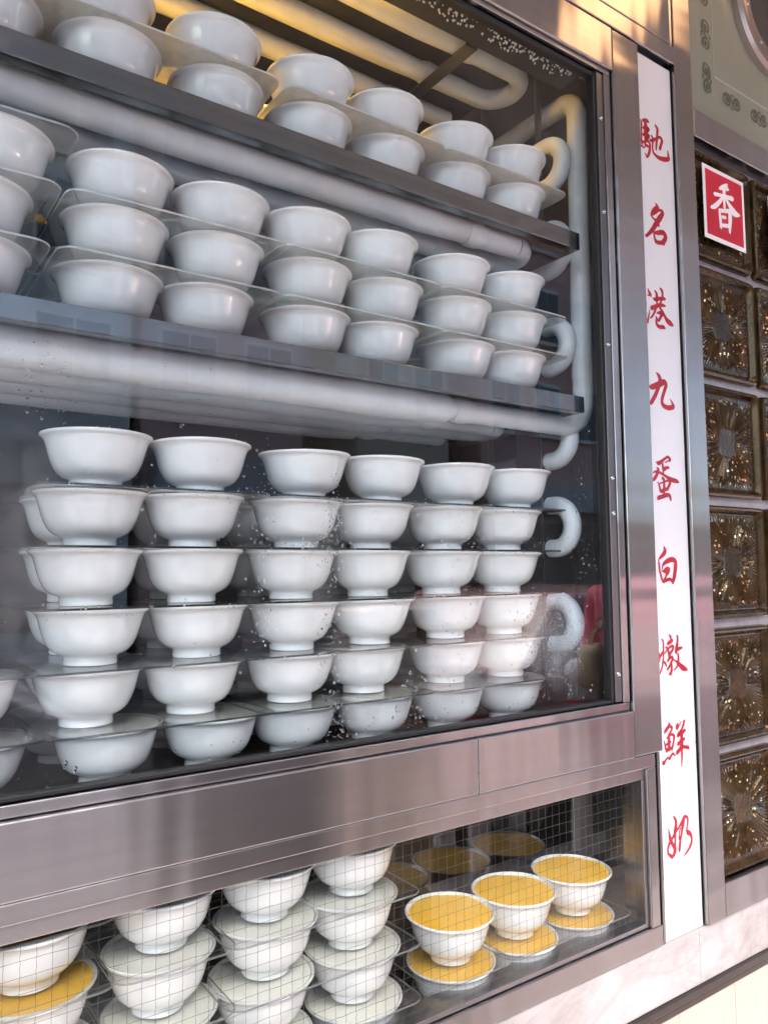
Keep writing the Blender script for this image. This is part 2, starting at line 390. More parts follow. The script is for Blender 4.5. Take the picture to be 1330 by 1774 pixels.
building(4.3, 7.6, 13.0, M['bw2'], 'pink rendered block across the street over a grey fascia', 4, 2, M['sign_b'])
building(8.9, 11.5, 14.0, M['bw3'], 'narrow sand coloured block between two alleys across the street', 4, 2, M['sign_y'])
building(12.5, 17.0, 12.0, M['bw2'], 'wide pink block across the street beyond the second alley', 3, 3, M['sign_b'])
building(18.0, 32, 13.0, M['bw1'], 'tall pale tiled block across the street, farthest along', 4, 7, M['sign_y'])

# canopy added to cut the sky light, with an added lamp (both show in the steel)
M['soffit'] = plain('canopy_soffit', (0.34, 0.32, 0.30), 0.6, 0, 0.1, 3.0)
cn = empty('added_canopy', (0.5, 0.0, 2.70)); tag(cn, 'added flat grey canopy over the pavement with a steel edge', 'canopy')
def cpart(mb, name, mat, root, smooth=None):
    o = mb.build(name, mat, None, smooth); o.parent = root; o.matrix_parent_inverse = Matrix.Translation(-Vector(root.location)); return o
cpart(MB().box(-6, 8, -1.25, -0.03, 2.76, 2.82), 'soffit', M['soffit'], cn)
cpart(MB().box(-6, 8, -1.30, -1.251, 2.70, 2.86), 'front_edge', M['steel_x'], cn)
for k in range(8): cpart(MB().box(-5.2 + 1.8 * k, -5.12 + 1.8 * k, -1.24, -0.03, 2.72, 2.759), 'rib', M['soffit'], cn)
def lamp_mat(name, col, st):
    mt, N, L, P = nmat(name); P.inputs['Base Color'].default_value = (*col, 1)
    P.inputs['Emission Color'].default_value = (*col, 1); P.inputs['Emission Strength'].default_value = st
    t = noise(N, L, 8.0, 1); rp = ramp(N, [(0.2, (st * .9,) * 3), (0.8, (st * 1.1,) * 3)]); L.new(t.outputs['Fac'], rp.inputs['Fac']); L.new(rp.outputs['Color'], P.inputs['Emission Strength'])
    return mt
lp = empty('added_canopy_lamp', (1.36, -0.36, 2.65)); tag(lp, 'added round warm lamp under the canopy above the sign', 'lamp')  # added lamp, standing in for warm light from out of frame
cpart(MB().lathe([(.11, 2.755), (.12, 2.73), (.12, 2.70), (.105, 2.70), (.10, 2.71)], 32, (1.36, -0.36, 0.0)), 'housing', M['steel_dull'], lp, 40)
cpart(MB().lathe([(.098, 2.708), (.095, 2.685), (.06, 2.665), (.001, 2.658)], 32, (1.36, -0.36, 0.0)), 'globe', lamp_mat('warm_lamp', (1.0, 0.55, 0.26), 1.3), lp, 60)

# unseen vehicles added at the kerb to shape the reflections in the steel beams
M['van_paint'] = plain('white_van_paint', (0.80, 0.80, 0.85), 0.25, 0, 0.04, 2.0, coat=0.5)
M['red_paint'] = plain('dusty_rose_paint', (0.42, 0.25, 0.24), 0.22, 0, 0.06, 2.0, coat=0.6)
M['tyre'] = plain('tyre', (0.02, 0.02, 0.02), 0.8); M['rim'] = plain('wheel_rim', (0.4, 0.4, 0.42), 0.3, 0.9)
M['car_glass'] = plain('car_glass', (0.03, 0.035, 0.04), 0.05, 0, 0.1)
M['lamp_red'] = plain('tail_lamp', (0.4, 0.02, 0.02), 0.2); M['lamp_clear'] = plain('head_lamp', (0.7, 0.7, 0.68), 0.15)
def vehicle(name, label, cat, x0, yc, width, prof, win, wheels, mat, rw=0.31):
    e = empty(name, (x0, yc, -0.12)); tag(e, label, cat); zb = -0.12
    bm = bmesh.new(); vv = {}
    def ring(y, k):
        return [bm.verts.new((x0 + x, y, zb + (z if z < .95 else .95 + (z - .95) * 1.0))) for x, z in prof]
    hw = width / 2
    a = ring(yc - hw, 0); b = ring(yc + hw, 0); n = len(prof)
    for v, (x, z) in zip(a + b, list(prof) * 2):
        if z > 1.0: v.co.y += (0.16 if v.co.y < yc else -0.16) * min(1, (z - 1.0) / .5)
    bm.faces.new(a[::-1]); bm.faces.new(b)
    for i in range(n): bm.faces.new((a[i], a[(i + 1) % n], b[(i + 1) % n], b[i]))
    bmesh.ops.recalc_face_normals(bm, faces=bm.faces)
    bmesh.ops.bevel(bm, geom=list(bm.edges), offset=.05, segments=3, affect='EDGES', profile=.6)
    bm.verts.index_update(); mb = MB(); mb.add([v.co for v in bm.verts], [[v.index for v in f.verts] for f in bm.faces]); bm.free()
    cpart(mb, 'body', mat, e, 40)
    for (xa, xb, xc, xd, z0, z1) in win:
        for sgn in (-1, 1):
            y0 = yc + sgn * (hw + .004 - .16 * max(0, min(1, (z0 - 1.0) / .5))); y1 = yc + sgn * (hw + .004 - .16 * max(0, min(1, (z1 - 1.0) / .5)))
            q = MB(); q.add([(x0 + xa, y0, zb + z0), (x0 + xb, y0, zb + z0), (x0 + xc, y1, zb + z1), (x0 + xd, y1, zb + z1)] + [(x0 + xa, y0 - sgn * .02, zb + z0), (x0 + xb, y0 - sgn * .02, zb + z0), (x0 + xc, y1 - sgn * .02, zb + z1), (x0 + xd, y1 - sgn * .02, zb + z1)],
                            [(0, 1, 2, 3), (4, 7, 6, 5), (0, 4, 5, 1), (1, 5, 6, 2), (2, 6, 7, 3), (3, 7, 4, 0)])
            cpart(q, 'side_window', M['car_glass'], e)
    for wx in wheels:
        for sgn in (-1, 1):
            w = MB(); cy = yc + sgn * (hw - .10); prf = [(rw - .10, -.09), (rw - .02, -.10), (rw, -.07), (rw, .07), (rw - .02, .10), (rw - .10, .09)]
            w.lathe(prf, 28, (x0 + wx, cy, zb + rw), closed=True, axis='-y'); wo_ = cpart(w, 'wheel', M['tyre'], e, 40)
            cpart(MB().lathe([(.001, .085), (.07, .095), (rw - .13, .07), (rw - .10, .088), (rw - .10, -.088), (.001, -.085)], 24, (x0 + wx, cy, zb + rw), axis='-y'), 'rim', M['rim'], e, 40)
    xs = [x for x, z in prof]; xm, xM = min(xs), max(xs)
    for sgn in (-1, 1):
        cpart(MB().box(x0 + xM - .03, x0 + xM + .012, yc + sgn * hw * .72 - .14, yc + sgn * hw * .72 + .14, zb + .62, zb + .78, .01), 'headlight', M['lamp_clear'], e)
        cpart(MB().box(x0 + xm - .012, x0 + xm + .03, yc + sgn * hw * .78 - .10, yc + sgn * hw * .78 + .10, zb + .66, zb + .86, .01), 'tail_light', M['lamp_red'], e)
vehicle('added_van', 'added white delivery van parked at the kerb behind the camera', 'van', -3.9, -3.22, 1.75,
        [(0, .32), (0, 1.95), (.15, 2.05), (3.6, 2.05), (4.35, 1.15), (4.75, .95), (4.8, .32)], [(2.7, 4.05, 3.55, 2.8, 1.15, 1.8)], (.9, 3.9), M['van_paint'])
vehicle('added_car', 'added dusty rose saloon car parked at the kerb farther along', 'car', 2.2, -3.20, 1.70,
        [(0, .28), (.02, .85), (.15, .93), (.85, .97), (1.35, 1.42), (2.75, 1.44), (3.35, .98), (4.3, .82), (4.42, .6), (4.42, .28)], [(1.0, 2.0, 2.0, 1.42, 1.0, 1.34), (2.08, 3.2, 2.72, 2.08, 1.0, 1.34)], (.85, 3.55), M['red_paint'])

for bx, nm in ((2.30, 'nearest'), (2.95, 'middle'), (3.6, 'farthest')):  # unseen bollards added for bright streaks in the steel
    e = empty('bollard', (bx, -1.85, 0.0)); tag(e, 'added white painted kerb bollard, %s of three' % nm, 'bollard', 'added kerb bollards')
    cpart(MB().lathe([(.06, 0.0), (.055, .03), (.05, .06), (.05, .92), (.058, .93), (.058, .97), (.04, 1.0), (.001, 1.01)], 24, (bx, -1.85, 0.0)), 'post', M['van_paint'], e, 40)
    cpart(MB().lathe([(.0515, .70), (.0515, .82)], 24, (bx, -1.85, 0.0)), 'band', M['card_red'], e, 40)
M['bin_black'] = plain('black_bin_plastic', (0.018, 0.018, 0.020), 0.45); M['box_cream'] = plain('cream_box_paint', (0.74, 0.60, 0.54), 0.4)
e = empty('added_bin', (1.16, -1.75, 0)); tag(e, 'added black wheeled rubbish bin at the kerb', 'bin')  # unseen dark bin, added to darken part of the beam's reflection
cpart(MB().box(0.90, 1.42, -2.0, -1.50, 0.10, 1.02, .03), 'tub', M['bin_black'], e, 40); cpart(MB().box(0.87, 1.45, -2.03, -1.46, 1.025, 1.09, .025), 'lid', M['bin_black'], e, 40)
for wx in (0.98, 1.34): cpart(MB().lathe([(.04, -.03), (.10, -.035), (.105, 0), (.10, .035), (.04, .03)], 20, (wx, -1.97, .105), closed=True, axis='-y'), 'wheel', M['tyre'], e, 40)
cpart(MB().box(0.98, 1.34, -1.52, -1.485, 0.0, 0.10, .01), 'foot', M['bin_black'], e)
e = empty('added_junction_box', (1.74, -1.78, 0)); tag(e, 'added cream street junction box on a low plinth at the kerb', 'junction box')  # unseen pale box, added to brighten part of the beam's reflection
cpart(MB().box(1.57, 1.91, -1.93, -1.63, 0.0, 0.12, .01), 'plinth', M['kerb'], e); cpart(MB().box(1.59, 1.89, -1.91, -1.65, 0.121, 1.25, .015), 'body', M['box_cream'], e, 40)
cpart(MB().box(1.56, 1.92, -1.95, -1.61, 1.251, 1.30, .012), 'cap', M['box_cream'], e, 40); cpart(MB().box(1.615, 1.865, -1.649, -1.635, 0.18, 1.19, .006), 'door', M['box_cream'], e); cpart(MB().box(1.625, 1.640, -1.634, -1.615, 0.62, 0.74, .004), 'handle', M['steel_dull'], e)
# passer-by in a pink jacket, invented for the right of the pane to mirror
M['jacket'] = plain('pink_jacket', (0.85, 0.16, 0.24), 0.7, 0, 0.12, 25.0, 0.2, 120.0)
M['trousers'] = plain('dark_trousers', (0.045, 0.045, 0.055), 0.8); M['skin'] = plain('skin', (0.52, 0.33, 0.25), 0.5)
M['hair'] = plain('black_hair', (0.015, 0.012, 0.010), 0.4); M['shoe'] = plain('shoe', (0.30, 0.28, 0.26), 0.6); M['tan'] = plain('tan_canvas', (0.42, 0.31, 0.19), 0.8, 0, 0.15, 40.0)
def person(px, py, label):
    J = {}; verts = []; edges = []; rad = []
    def j(n, x, y, z, r, par=None):
        J[n] = len(verts); verts.append((x, y, z)); rad.append(r)
        if par: edges.append((J[par], J[n]))
    j('pelvis', 0, 0, .92, (.15, .12)); j('waist', 0, 0, 1.04, (.135, .10), 'pelvis'); j('chest', .01, 0, 1.22, (.165, .115), 'waist'); j('neck0', .015, 0, 1.37, (.075, .07), 'chest')
    j('neck', 0, 0, 1.44, (.05, .05), 'neck0'); j('jaw', -.025, 0, 1.50, (.062, .075), 'neck'); j('head', -.01, 0, 1.57, (.082, .098), 'jaw'); j('crown', 0, 0, 1.635, (.06, .07), 'head')
    for sd_, s_ in (('l', -1), ('r', 1)):
        j(sd_ + 'hip', 0, .085 * s_, .86, (.095, .09), 'pelvis'); j(sd_ + 'knee', -.02 + .03 * s_, .095 * s_, .48, (.06, .06), sd_ + 'hip'); j(sd_ + 'calf', .01 + .04 * s_, .095 * s_, .32, (.055, .05), sd_ + 'knee')
        j(sd_ + 'ankle', .03 + .05 * s_, .10 * s_, .09, (.036, .036), sd_ + 'calf'); j(sd_ + 'ball', -.07 + .05 * s_, .105 * s_, .045, (.042, .03), sd_ + 'ankle'); j(sd_ + 'toe', -.14 + .05 * s_, .11 * s_, .035, (.034, .022), sd_ + 'ball')
        j(sd_ + 'shoulder', .01, .17 * s_, 1.34, (.062, .062), 'chest')
    j('relbow', -.10, .27, 1.16, (.048, .048), 'rshoulder'); j('rwrist', -.33, .25, 1.22, (.032, .032), 'relbow'); j('rpalm', -.41, .245, 1.235, (.038, .022), 'rwrist')
    j('lelbow', .02, -.24, 1.08, (.048, .048), 'lshoulder'); j('lwrist', -.05, -.25, .86, (.032, .032), 'lelbow'); j('lpalm', -.065, -.25, .785, (.022, .038), 'lwrist')
    for p_, (ox, oy, oz), dr in (('rpalm', (-.41, .245, 1.235), (-1, 0, -.5)), ('lpalm', (-.065, -.25, .785), (-.25, 0, -1))):
        for q in range(4):
            t_ = (q - 1.5) * .017; L_ = (.055, .068, .064, .05)[q]
            a = (ox + dr[0] * .03 + (t_ if p_ == 'lpalm' else 0), oy + (t_ if p_ == 'rpalm' else 0), oz + dr[2] * .03)
            j(p_ + str(q), *a, (.0095, .0095), p_); j(p_ + str(q) + 'b', a[0] + dr[0] * L_ * .5, a[1], a[2] + dr[2] * L_ * .5, (.0088, .0088), p_ + str(q)); j(p_ + str(q) + 'c', a[0] + dr[0] * L_ * .7 + .004, a[1], a[2] + dr[2] * L_ - .008, (.0075, .0075), p_ + str(q) + 'b')
        j(p_ + 't', ox - .01, oy - .032, oz + .008, (.011, .011), p_); j(p_ + 't2', ox - .05, oy - .045, oz - .01, (.009, .009), p_ + 't')
    me = bpy.data.meshes.new('person'); me.from_pydata(verts, edges, []); o = bpy.data.objects.new('person', me); C.objects.link(o)
    mod = o.modifiers.new('skin', 'SKIN'); sv = me.skin_vertices[0].data
    for i, r_ in enumerate(rad): sv[i].radius = r_
    sv[0].use_root = True
    o.modifiers.new('sub', 'SUBSURF').levels = 2; o.modifiers['sub'].render_levels = 2
    dg = bpy.context.evaluated_depsgraph_get(); me2 = bpy.data.meshes.new_from_object(o.evaluated_get(dg)); o.modifiers.clear(); o.data = me2
    for k in ('jacket', 'trousers', 'skin', 'shoe', 'hair'): me2.materials.append(M[k])
    for p in me2.polygons:
        c_ = p.center; p.use_smooth = True
        hand = (c_.x < -.32 and c_.z > 1.1 and c_.z < 1.33 and c_.y > .15) or (c_.y < -.17 and c_.z < .88 and c_.z > .6)
        if hand or c_.z > 1.405: p.material_index = 2
        elif c_.z < .085: p.material_index = 3
        elif c_.z < .90 and abs(c_.y) < .22: p.material_index = 1
        if c_.z > 1.60 or (c_.z > 1.46 and c_.x > .015): p.material_index = 4
    o.location = (px, py, 0.0); tag(o, label, 'person')
    for s_ in (-1, 1):
        e_ = MB().lathe([(.0005, -.009), (.008, -.005), (.010, 0), (.008, .005), (.0005, .009)], 12, (-.082, .032 * s_, 1.565)).build('eye', M['hair'], o, 60)
        MB().lathe([(.0005, -.03), (.012, -.02), (.016, 0), (.012, .02), (.0005, .03)], 12, (.0, .094 * s_, 1.555)).build('ear', M['skin'], o, 60)
    MB().lathe([(.0005, -.022), (.015, -.016), (.011, .005), (.0005, .022)], 12, (-.094, 0, 1.535)).build('nose', M['skin'], o, 60)
    MB().box(-.094, -.075, -.022, .022, 1.488, 1.496, .003).build('mouth', M['jacket'], o)
    hr = MB(); hr.lathe([(.03, 1.46), (.085, 1.50), (.098, 1.58), (.088, 1.65), (.05, 1.685), (.0005, 1.692)], 24, (.022, 0, 0)); hr.build('hair', M['hair'], o, 60)
    return o
person(3.20, -1.75, 'invented passer-by in a pink jacket and dark trousers holding a tan bag')
hb = empty('invented_bag', (2.74, -1.50, 1.0)); tag(hb, 'tan canvas bag hanging from the passer-by\'s hand', 'bag')
cpart(MB().box(2.61, 2.87, -1.56, -1.45, 0.93, 1.12, .03), 'pouch', M['tan'], hb, 50)
cpart(MB().tube(bez_u((2.74, -1.505, 1.10), (1, 0, 0), (0, 0, 1), 0.095, 0, 180, 14), 0.009, 10), 'handle', M['tan'], hb, 50)

# ------------------------------------------------------------------ main display cabinet (the tall window)
YG = 0.004                       # outer face of the glass
cab = empty('display_cabinet', (0.2, 0.0, Z(-0.21)))
tag(cab, 'tall glazed stainless steel cold cabinet holding shelves of white bowls', 'cabinet')
def part(mb, name, mat, par, smooth=None):
    o = mb.build(name, mat, None, smooth)
    root = par
    while root.parent is not None: root = root.parent
    o.parent = par; o.matrix_parent_inverse = Matrix.Translation(-Vector(root.location)) if par is root else Matrix.Identity(4)
    return o
XL = -0.62                       # the cabinet runs on to the left, out of the picture
part(MB().box(XL, 0.975, 0.41, 0.42, Z(-0.225), Z(0.90)), 'back_panel', M['dark_back'], cab)
part(MB().box(0.972, 0.985, 0.012, 0.41, Z(-0.225), Z(0.90)), 'side_panel', M['side_panel'], cab)
part(MB().box(XL, XL + .01, 0.012, 0.41, Z(-0.225), Z(0.90)), 'side_panel', M['side_panel'], cab)
part(MB().box(XL, 0.972, 0.012, 0.41, Z(-0.225), Z(-0.209)), 'cabinet_floor', M['dark_back'], cab)
part(MB().box(XL, 0.972, 0.012, 0.41, Z(0.90), Z(0.91)), 'cabinet_ceiling', M['side_panel'], cab)
part(MB().box(XL + .02, 0.876, 0.070, 0.40, Z(0.806), Z(0.812), 0.0015), 'coil_plate', M['side_panel'], cab)
pane = part(MB().box(XL, 0.896, YG, YG + .006, Z(-0.195), Z(0.752)), 'glass_pane', M['glass'], cab)
part(MB().box(0.8925, 0.8972, -.002, .012, Z(-0.190), Z(0.745), .001), 'rubber_seal', M['rubber'], cab)
part(MB().box(XL, 0.8925, -.001, .012, Z(-0.1905), Z(-0.186), .001), 'rubber_seal', M['rubber'], cab)
part(MB().box(XL, 0.8925, -.001, .012, Z(0.7385), Z(0.7455), .001), 'rubber_seal', M['rubber'], cab)
part(MB().box(0.8976, 0.9108, -.0045, .016, Z(-0.189), Z(0.7455), .0008), 'screw_strip', M['steel_dull'], cab)
for zz in (0.673, 0.528, 0.327, 0.130, -0.076 + .155, -0.15):
    s = MB(); s.lathe([(0.0001, 0.0), (.0034, 0.0), (.0034, .0012), (.0024, .0022), (.0012, .0012), (.0001, .0008)], 14, (0.904, -.0045, Z(zz)), axis='-y')
    part(s, 'screw', M['chrome'], cab, 40)
part(MB().box(0.9112, 0.9248, -.0075, .02, Z(-0.1905), Z(0.7465), .0012), 'frame_trim', M['steel_z'], cab)
part(MB().box(XL, 0.9248, -.0075, .02, Z(0.7470), Z(0.7535), .001), 'frame_trim', M['steel_x'], cab)
part(MB().box(XL, 0.9255, -.0060, .02, Z(-0.2025), Z(-0.1912), .0012), 'sill_ledge', M['steel_x'], cab)
part(MB().box(0.9256, 0.9270, -.001, .02, Z(-0.268), Z(0.82)), 'shadow_gap', M['rubber'], cab)
part(MB().box(0.9271, 0.9895, -.0125, .03, Z(-0.2675), Z(0.8205), .0018), 'corner_post', M['steel_z'], cab)
part(MB().box(XL, 0.6305, -.0125, .03, Z(-0.2685), Z(-0.2030), .0018), 'sill_beam', M['steel_x'], cab)
part(MB().box(0.6312, 0.9266, -.0125, .03, Z(-0.2685), Z(-0.2030), .0018), 'sill_beam', M['steel_x'], cab)
for zz in (-0.231, -0.2455):
    s = MB(); s.lathe([(0.0001, 0.0), (.0022, 0.0), (.0018, .0009), (.0001, .0013)], 12, (0.6318, -.0125, Z(zz)), axis='-y')
    part(s, 'rivet', M['chrome'], cab, 50)
part(MB().box(XL, 0.9264, -.0125, .03, Z(0.7540), Z(0.8215), .0018), 'head_beam', M['steel_x'], cab)

# shelves: a folded steel sheet each, the lip turned down at the front
def shelf(z_top, lip):
    sh = part(MB().box(XL + .02, 0.882, 0.0275, 0.40, Z(z_top - .0018), Z(z_top - .0002)), 'shelf', M['shelf'], cab)
    part(MB().box(XL + .02, 0.8840, 0.0250, 0.0272, Z(z_top - lip), Z(z_top + .001), .0007), 'lip', M['shelf'], sh)
    part(MB().box(0.8822, 0.8840, 0.0276, 0.40, Z(z_top - lip), Z(z_top), .0006), 'lip', M['shelf'], sh)
    part(MB().box(XL + .02, 0.8815, 0.0276, 0.040, Z(z_top - lip), Z(z_top - lip + .0014)), 'lip', M['shelf'], sh)
shelf(0.5005, 0.0245)
shelf(0.2515, 0.0225)
for xx in (0.918,):               # slotted uprights at the right
    part(MB().box(xx - .004, xx + .004, 0.130, 0.138, Z(-0.209), Z(0.90)), 'upright', M['steel_dull'], cab)
    part(MB().box(xx - .004, xx + .004, 0.26, 0.268, Z(-0.209), Z(0.90)), 'upright', M['steel_dull'], cab)

part(MB().box(0.845, 0.9715, 0.1290, 0.1298, Z(-0.209), Z(0.475)), 'added_coil_screen', M['dark_back'], cab)  # added dark sheet: hides the pipe legs and darkens the background
part(MB().box(0.897, 0.900, 0.1270, 0.1288, Z(-0.209), Z(0.475)), 'rail', M['steel_dull'], cab)
# added strip lamp for the pipes' yellow glow, past the top of the picture
wl_ = empty('added_strip_lamp', (0.30, 0.045, Z(0.80))); tag(wl_, 'added warm yellow strip lamp on the cabinet ceiling', 'lamp')
part(MB().box(0.16, 0.55, 0.030, 0.060, Z(0.822), Z(0.838), .002), 'housing', M['steel_dull'], wl_)
part(MB().tube(lin0((0.18, 0.045, Z(0.811)), (0.46, 0.045, Z(0.811))), 0.009, 14), 'tube', lamp_mat('warm_tube', (1.0, 0.50, 0.04), 48.0), wl_, 50)

# ------------------------------------------------------------------ frosted cooling pipes
def wob(path, amp, seed):
    rg = random.Random(seed); return [Vector(p) + Vector((0, rg.uniform(-amp, amp), rg.uniform(-amp, amp))) for p in path]
def lin(a, b, n):
    a, b = Vector(a), Vector(b); return [a.lerp(b, i / n) for i in range(n + 1)]
def coil(label, z, ys, x_end, rad, thick_to=None, rad_thick=None, front_join=True):
    c = empty('cooling_coil', (x_end, ys[0], Z(z))); tag(c, label, 'pipe', 'frosted cooling coils')
    for i, y in enumerate(ys):
        if thick_to is None:
            pth = lin((XL + .02, y, Z(z)), (x_end, y, Z(z)), 24)
            part(MB().tube(pth, [rad * (1 + .03 * math.sin(k * 1.7 + i)) for k in range(25)], 20), 'pipe', M['frost'], c, 60)
        else:
            xt = thick_to - .012 * i
            n = 22; xs = [XL + .02 + (xt - XL - .02) * k / n for k in range(n + 1)]
            rr = [rad_thick * (1 + .025 * math.sin(k * 1.3 + 2 * i)) for k in range(n + 1)]
            rr[-1] = rad_thick * .9
            part(MB().tube([(x, y, Z(z)) for x in xs], rr, 22), 'pipe', M['frost'], c, 60)
            part(MB().tube(lin((xt, y, Z(z)), (x_end, y, Z(z)), 8), rad, 18), 'pipe', M['frost'], c, 60)
            part(MB().tube(lin((xt + .012, y, Z(z)), (xt + .042, y, Z(z)), 3), [rad * 1.05, rad * 1.17, rad * 1.17, rad * 1.05], 18), 'collar', M['frost'], c, 60)
    for i in range(0 if front_join else 1, len(ys) - 1, 2):
        y0, y1 = ys[i], ys[i + 1]; h = abs(y1 - y0) / 2
        part(MB().tube(bez_u((x_end, (y0 + y1) / 2, Z(z)), (0, -1, 0), (1, 0, 0), h, 0, 180, 16), rad, 18, False), 'bend', M['frost'], c, 60)
    return c
coil('frosted white cooling pipes directly under the upper shelf', 0.4785, (0.078, 0.140, 0.205, 0.27), 0.800, 0.0165, 0.69, 0.0185)
coil('thick frosted white cooling pipes directly under the middle shelf', 0.2190, (0.078, 0.136, 0.194, 0.252), 0.795, 0.0155, 0.66, 0.0222, front_join=False)
coil('frosted cooling pipes at the ceiling, tinted warm by the lamp', 0.7850, (0.110, 0.190, 0.27), 0.835, 0.0150, 0.715, 0.0165)
c = bpy.data.objects.get('cooling_coil.001')
part(MB().tube(lin((0.79, 0.078, Z(0.219)), (0.900, 0.078, Z(0.219)), 6) +
               bez_u((0.900, 0.078, Z(0.219) + .044), (0, 0, -1), (1, 0, 0), 0.044, 0, 90, 10)[1:], 0.0155, 20), 'bend', M['frost'], c, 60)
rs = empty('riser_pipe', (0.944, 0.078, Z(0.26))); tag(rs, 'upright frosted white riser pipe at the right end of the shelves', 'pipe')
path = lin((0.944, 0.078, Z(0.256)), (0.948, 0.078, Z(0.735)), 16) + bez_u((0.948, 0.108, Z(0.735)), (0, -1, 0), (0, 0, 1), 0.030, 0, 90, 10)[1:] + [Vector((0.948, 0.16, Z(0.765))), Vector((0.948, 0.26, Z(0.765)))]
part(MB().tube(path, 0.0160, 20), 'pipe', M['frost'], rs, 60)
part(MB().tube(lin((0.944, 0.078, Z(0.292)), (0.9445, 0.078, Z(0.325)), 4), [.0153, .0166, .0166, .0164, .0153], 20), 'collar', M['frost'], rs, 60)
UB = [(0.655, 'beside the top shelf'), (0.515, 'just above the upper shelf end'), (0.355, 'beside the middle shelf stacks'),
      (0.205, 'below the middle shelf end'), (0.066, 'beside the upper lower-compartment bowls'), (-0.084, 'beside the lower lower-compartment bowls')]
for zc, where in UB:
    e = empty('side_coil', (0.925, 0.1, Z(zc))); tag(e, 'frosted C shaped pipe bend on the right wall, ' + where, 'pipe', 'C bends on the right wall')
    pts = [Vector((0.918, 0.34, Z(zc + .034)))] + lin((0.918, 0.20, Z(zc + .034)), (0.918, 0.125, Z(zc + .034)), 2) + \
        bez_u((0.918, 0.118, Z(zc)), (0, 0, 1), (0, -1, 0), 0.034, 0, 180, 16) + \
        lin((0.918, 0.125, Z(zc - .034)), (0.918, 0.20, Z(zc - .034)), 2) + [Vector((0.918, 0.34, Z(zc - .034)))]
    part(MB().tube(pts, 0.0142, 18), 'pipe', M['frost'], e, 60)
# clamp that holds the ceiling pipes
cl = empty('pipe_clamp', (0.70, 0.15, Z(0.80))); tag(cl, 'flat steel clamp crossing the ceiling pipes near their bends', 'bracket')
part(MB().box(0.716, 0.738, 0.082, 0.30, Z(0.7655), Z(0.7680), .0006), 'strap', M['steel_dull'], cl)
part(MB().box(0.716, 0.738, 0.082, 0.0845, Z(0.7655), Z(0.806), .0006), 'strap', M['steel_dull'], cl)
# frost beads on the black strip above the ceiling pipes
part(MB().box(XL, 0.890, 0.016, 0.060, Z(0.7480), Z(0.7520)), 'drip_strip', M['dark_back'], cab)
bd = MB(); rg = random.Random(4)
for k in range(520):
    x = rg.uniform(-0.1, 0.872); w = rg.random() ** 1.3
    y = 0.0165 + .020 * w + .004 * math.sin(x * 70); r = rg.uniform(.0010, .0021)
    bd.lathe([(.0001, -r * 2.0), (r * .75, -r * 1.2), (r, -r * .3), (r * .6, .0002)], 7, (x, y, Z(0.7478)))
tag(bd.build('frost_beads', M['ice'], None, 60), 'row of tiny white frost beads hanging under the dark top strip', 'frost', kind='stuff')
# ------------------------------------------------------------------ porcelain bowls and acrylic trays
RB, HB, TT = 0.0567, 0.0562, 0.0022
outer = [(.0248, 0.0), (.0258, .0005), (.0262, .0025), (.0258, .0072), (.0272, .0092), (.0325, .0112), (.0378, .0148), (.0417, .0196), (.0447, .0258), (.0471, .0330), (.0491, .0405), (.0508, .0465), (.0522, .0498), (.0542, .0518), (.0560, .0530), (.0567, .0543), (.0564, .0556), (.0553, .0562)]
inner = [(.0538, .0557), (.0520, .0530), (.0496, .0480), (.0474, .0400), (.0450, .0325), (.0420, .0255), (.0380, .0200), (.0320, .0160), (.0150, .0130), (.0005, .0125)]
base = [(.0005, .0045), (.0225, .0045), (.0238, .0006)]
def bowl_mesh(seed):                # every mould a little out of round
    mb = MB(); mb.lathe(base + outer + inner, 56); rg = random.Random(seed); p1, p2, p3 = (rg.uniform(0, 6.28) for _ in range(3)); out = []
    for x, y, z in mb.v:
        a = math.atan2(y, x); k = 1 + (.0060 * math.sin(2 * a + p1) + .0030 * math.sin(3 * a + p2)) * min(1, z / .03)
        out.append((x * k, y * k, z + (.00035 * math.sin(a + p3) + .0002 * math.sin(2 * a)) * (z / HB)))
    mb.v = out; return mb.mesh('bowl', M['porcelain'], 42)
BOWLS = [bowl_mesh(k) for k in range(5)]
def fill_mesh(name, mat, seed):
    rg = random.Random(seed); mb = MB(); z = HB - .0026
    prof = [(.0500, z - .006), (.0527, z - .0004), (.0516, z + .0002), (.0480, z), (.0330, z + .0006), (.0160, z + .0003), (.0005, z + .0004)]
    mb.lathe(prof, 44)
    ph = [rg.uniform(0, 6.28) for _ in range(4)]
    mb.v = [(x, y, zz + (.0007 * math.sin(x * 90 + ph[0]) * math.sin(y * 80 + ph[1]) if zz > z - .001 else 0)) for x, y, zz in mb.v]
    return mb.mesh(name, mat, 50)
MILK = [fill_mesh('milk_pudding', M['milk'], k) for k in range(2)]
CUST = [fill_mesh('egg_custard', M['custard'], 10 + k) for k in range(3)]
ORD = ['', 'first', 'second', 'third', 'fourth', 'fifth', 'sixth', 'seventh']
rb = random.Random(11)
def bowl(x, y, z, label, group, fill=None):
    o = bpy.data.objects.new('bowl', rb.choice(BOWLS)); o.location = (x, y, Z(z)); o.rotation_euler = (rb.gauss(0, .006), rb.gauss(0, .006), rb.uniform(0, 6.28))
    s = rb.uniform(0.985, 1.010); o.scale = (s, s, 1.0); link(o)
    tag(o, label, 'bowl', group)
    if fill == 'milk': link(bpy.data.objects.new('milk_pudding', rb.choice(MILK)), o)
    if fill == 'egg': link(bpy.data.objects.new('egg_custard', rb.choice(CUST)), o)
    return o
